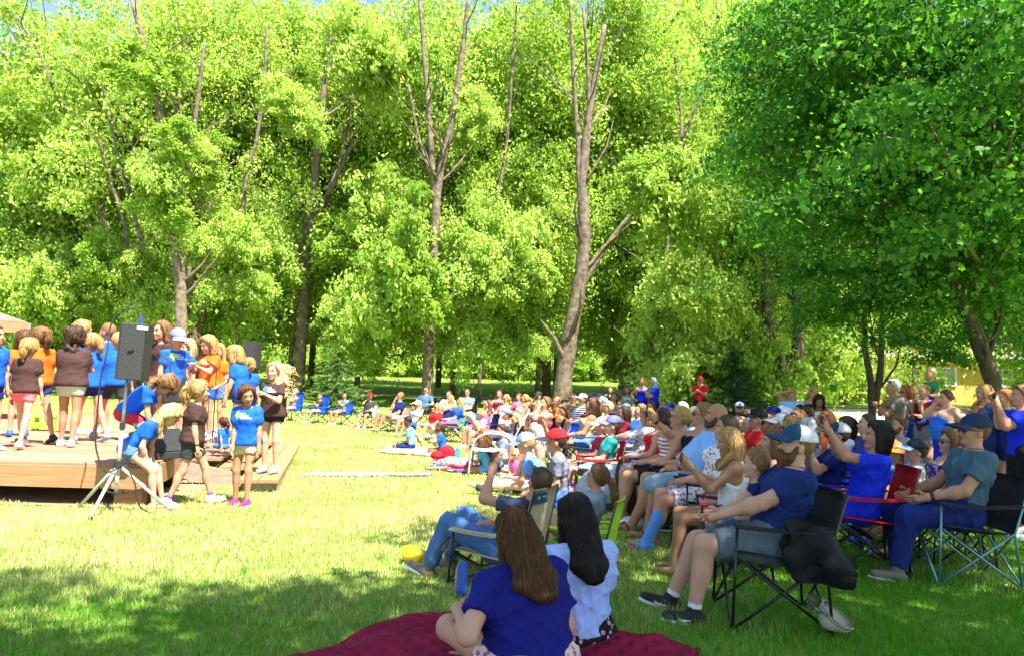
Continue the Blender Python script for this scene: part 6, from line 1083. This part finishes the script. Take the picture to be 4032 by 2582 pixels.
# stroller, infant seat, handbag, crutches
p = at(2345, 1570, 19); o = empty('stroller', (p.x, 19, G(0, 19)), R(90), 'black baby stroller with raised hood behind the olive top woman', 'stroller'); S = Sdf(); S.ell((0, 0, .95), (.30, .34, .30), None, .01, [(V3(0, .6, -.8), -.62)]); V, F = S.mesh(.03); link('hood', mesh_np('hood', V, [F], True), mat('black_nylon', (.02, .02, .025), .6), o); M = MB(); M.box((0, 0, .6), (.42, .7, .25), None, 1.1); M.build('seat', mat('black_nylon', (.02, .02, .025), .6), o, bevel=.05)
for a, b in ((-.28, .35), (.28, .35), (-.28, -.35), (.28, -.35)): M = MB(); M.tube([(a-.02, b, .14), (a+.02, b, .14)], .14, 14); M.build('wheel', RUB, o); M = MB(); M.tube([(a, b, .14), (a*.8, b*.3, .55)], .012, 6); M.build('strut', RUB, o)
p = at(2405, 1870, 9.6); o = empty('infant_seat', (p.x, 9.6, G(0, 9.6)), R(75), 'infant car seat covered by a grey blanket beside the handbag', 'infant seat'); S = Sdf(); S.ell((0, .0, .30), (.26, .38, .26), None, .05); S.cap((0, .28, .18), (0, -.3, .40), .17, .2, .1); V, F = S.mesh(.016, [(V3(0, 0, -1), -.04)], .04, 3, 7); link('blanket_cover', mesh_np('blanket_cover', V, [F], True), cloth((.30, .34, .42)), o); MB().tube([(x_*.30, -.12+.02*abs(x_), .25+.36*math.sqrt(max(0, 1-x_*x_))) for x_ in np.linspace(-1, 1, 15)], .022, 8).build('carry_handle', RUB, o, True); M = MB(); M.box((0, 0, .05), (.4, .62, .1), None, 1.1); M.build('shell', BLK, o, bevel=.03)
p = at(2478, 1985, 9.3); o = empty('handbag', (p.x, 9.3, G(0, 9.3)), R(20), 'brown leather handbag standing on the grass by the legs', 'handbag'); LB = mat('brown_leather', (.10, .05, .03), .5, vary=.3, vscale=30); M = MB(); M.box((0, 0, .14), (.30, .15, .28), None, .85); M.build('body', LB, o, bevel=.03); 
for q in (-1, 1): MB().tube([(.10*math.cos(t), q*.05, .27+.13*math.sin(t)) for t in np.linspace(0, 3.14, 9)], .008, 6).build('handle', mat('tan_leather', (.28, .14, .06), .5), o, True)
for i, (y, lb) in enumerate(((8.15, 'front aluminium crutch lying on the grass'), (8.4, 'rear aluminium crutch lying on the grass'))):
    p = at(2562, 2100, y); o = empty('crutch', (p.x, y, G(0, y)+.05), R(4+8*i), lb, 'crutch', 'crutches on the grass'); MB().tube([(0, 0, 0), (1.1, 0, 0)], .012, 7).build('shaft', ALU, o, True); MB().tube([(-.05, 0, 0), (.02, 0, 0)], .022, 8).build('rubber_tip', RUB, o); MB().tube([(.7, -.02, 0), (.7, .0, .10)], .014, 7).build('grip', RUB, o)
# hat on the grass
p = on_ground(3262, 2505); o = empty('baseball_cap', p+Vector((0, 0, .03)), R(70), 'camouflage and cream baseball cap lying upside down on the grass', 'cap'); 
MB().sheet([(.098*math.sin(t)*math.cos(a)*(1+.05*math.sin(3*a)), .118*math.sin(t)*math.sin(a), .075-.10*math.cos(t)+.01*math.sin(2*a)) for t in np.linspace(.12, 1.62, 9) for a in np.linspace(0, 2*math.pi, 25)], 9, 25, .006).build('crown', cloth((.50, .46, .37)), o, True); MB().ball((0, 0, -.024), (.02, .02, .005), 10, 5).build('crown_button', cloth((.50, .46, .37)), o, True); MB().sheet([(.094*math.cos(a), .114*math.sin(a), .058+.026*t) for t in (0, .5, 1) for a in np.linspace(0, 2*math.pi, 25)], 3, 25, .004).build('sweatband', cloth((.30, .28, .24)), o, True)
MB().sheet([(x*.095, .10+.10*t*(1-.35*x*x), .055-.02*t+.03*x*x) for t in np.linspace(0, 1, 5) for x in np.linspace(-1, 1, 9)], 5, 9, .005).build('brim', cloth((.05, .06, .035), 'camo', (.25, .24, .14)), o, True)
o.rotation_euler = (Matrix.Rotation(R(28), 3, 'X') @ Matrix.Rotation(R(32), 3, 'Y') @ Matrix.Rotation(R(80), 3, 'Z')).to_euler(); o.location.z += .05
# jacket slung over the bearded man's chair
p = at(3215, 2190, 4.98); nj = 22; P_ = []
for i_ in range(26):                                       # a crumpled slab of cloth sagging to the right
    t = i_/25; cx, cz = -.22+.44*t, .10-.16*t-.10*math.sin(math.pi*t)*-1*(t < 0)-.05*t*t; wd = (.10+.10*math.sin(math.pi*min(1, t*1.15+.08)))*(1-.25*t)
    for j_ in range(nj): b_ = j_/(nj-1)*2-1; P_.append((cx+.35*wd*b_*.6+.006*math.sin(5*b_+7*t), .020*math.sin(7*t+2.2*b_)+.009*math.sin(15*t-5*b_)+.03*b_*b_, cz+wd*b_+.02*math.sin(13*t+1.0)*(b_ < -.3)))
M = MB(); M.sheet(P_, 26, nj, .07); o = M.build('jacket', mat('charcoal_nylon', (.007, .009, .012), .6, spec=.15, bump=.4, bscale=24), None, True, (p.x, 4.93, p.z)); tag(o, 'charcoal jacket slung over the bearded man\'s folding chair', 'jacket')
# slip on shoe of the nearest woman's neighbour, lying on the blanket edge
p = on_ground(1805, 2365); o = empty('slip_on_shoe', p+Vector((0, .15, .10)), R(30), 'blue canvas slip on shoe with tan sole by the maroon blanket', 'shoe'); S = Sdf(); S.cap((0, -.08, .05), (0, .10, .04), .045, .036, .03); V, F = S.mesh(.008); link('upper', mesh_np('upper', V, [F], True), cloth((.05, .10, .38)), o); M = MB(); M.ball((0, .01, .012), (.048, .145, .018), 14, 5); M.build('sole', mat('tan_sole', (.45, .28, .14), .7), o, True); o.rotation_euler = (R(62), R(10), R(20))
# lettering on the tan chair
for ob in list(COL.objects):
    if ob.name.startswith('camp_chair') and 'tan camp chair' in ob.get('label', '') and 'jeans' in ob.get('label', ''):
        M = MB(); c = [q for q in ob.children if q.name.startswith('backrest')][0]; V = np.array([v.co[:] for v in c.data.vertices]); M2 = MB()
        cu = bpy.data.curves.new('lettering', 'FONT'); cu.body = 'KELTY'; cu.size = .05; cu.offset = .001; t = bpy.data.objects.new('t', cu); COL.objects.link(t); dg = bpy.context.evaluated_depsgraph_get(); m2 = bpy.data.meshes.new_from_object(t.evaluated_get(dg)); bpy.data.objects.remove(t)
        zt = V[:, 2].max()-.085; yb = lambda x, z: min(V[np.argsort((V[:, 0]-x)**2+(V[:, 2]-z)**2)[:6], 1])
        P = [(-.23+v.co.x, yb(-.23+v.co.x, zt+v.co.y)-.009, zt+v.co.y) for v in m2.vertices]; M.add(P, [tuple(q.vertices) for q in m2.polygons]); M.build('lettering', mat('print_grey', (.55, .6, .6), .7), c)
        K = [(-.245+.19*i/6, yb(-.245+.19*i/6, zt+.02)-.004, zt-.02+.08*j) for j in (0, 1) for i in range(7)]; M = MB(); M.sheet(K, 2, 7, .004); M.build('label_patch', mat('label_navy', (.02, .06, .10), .8), c)
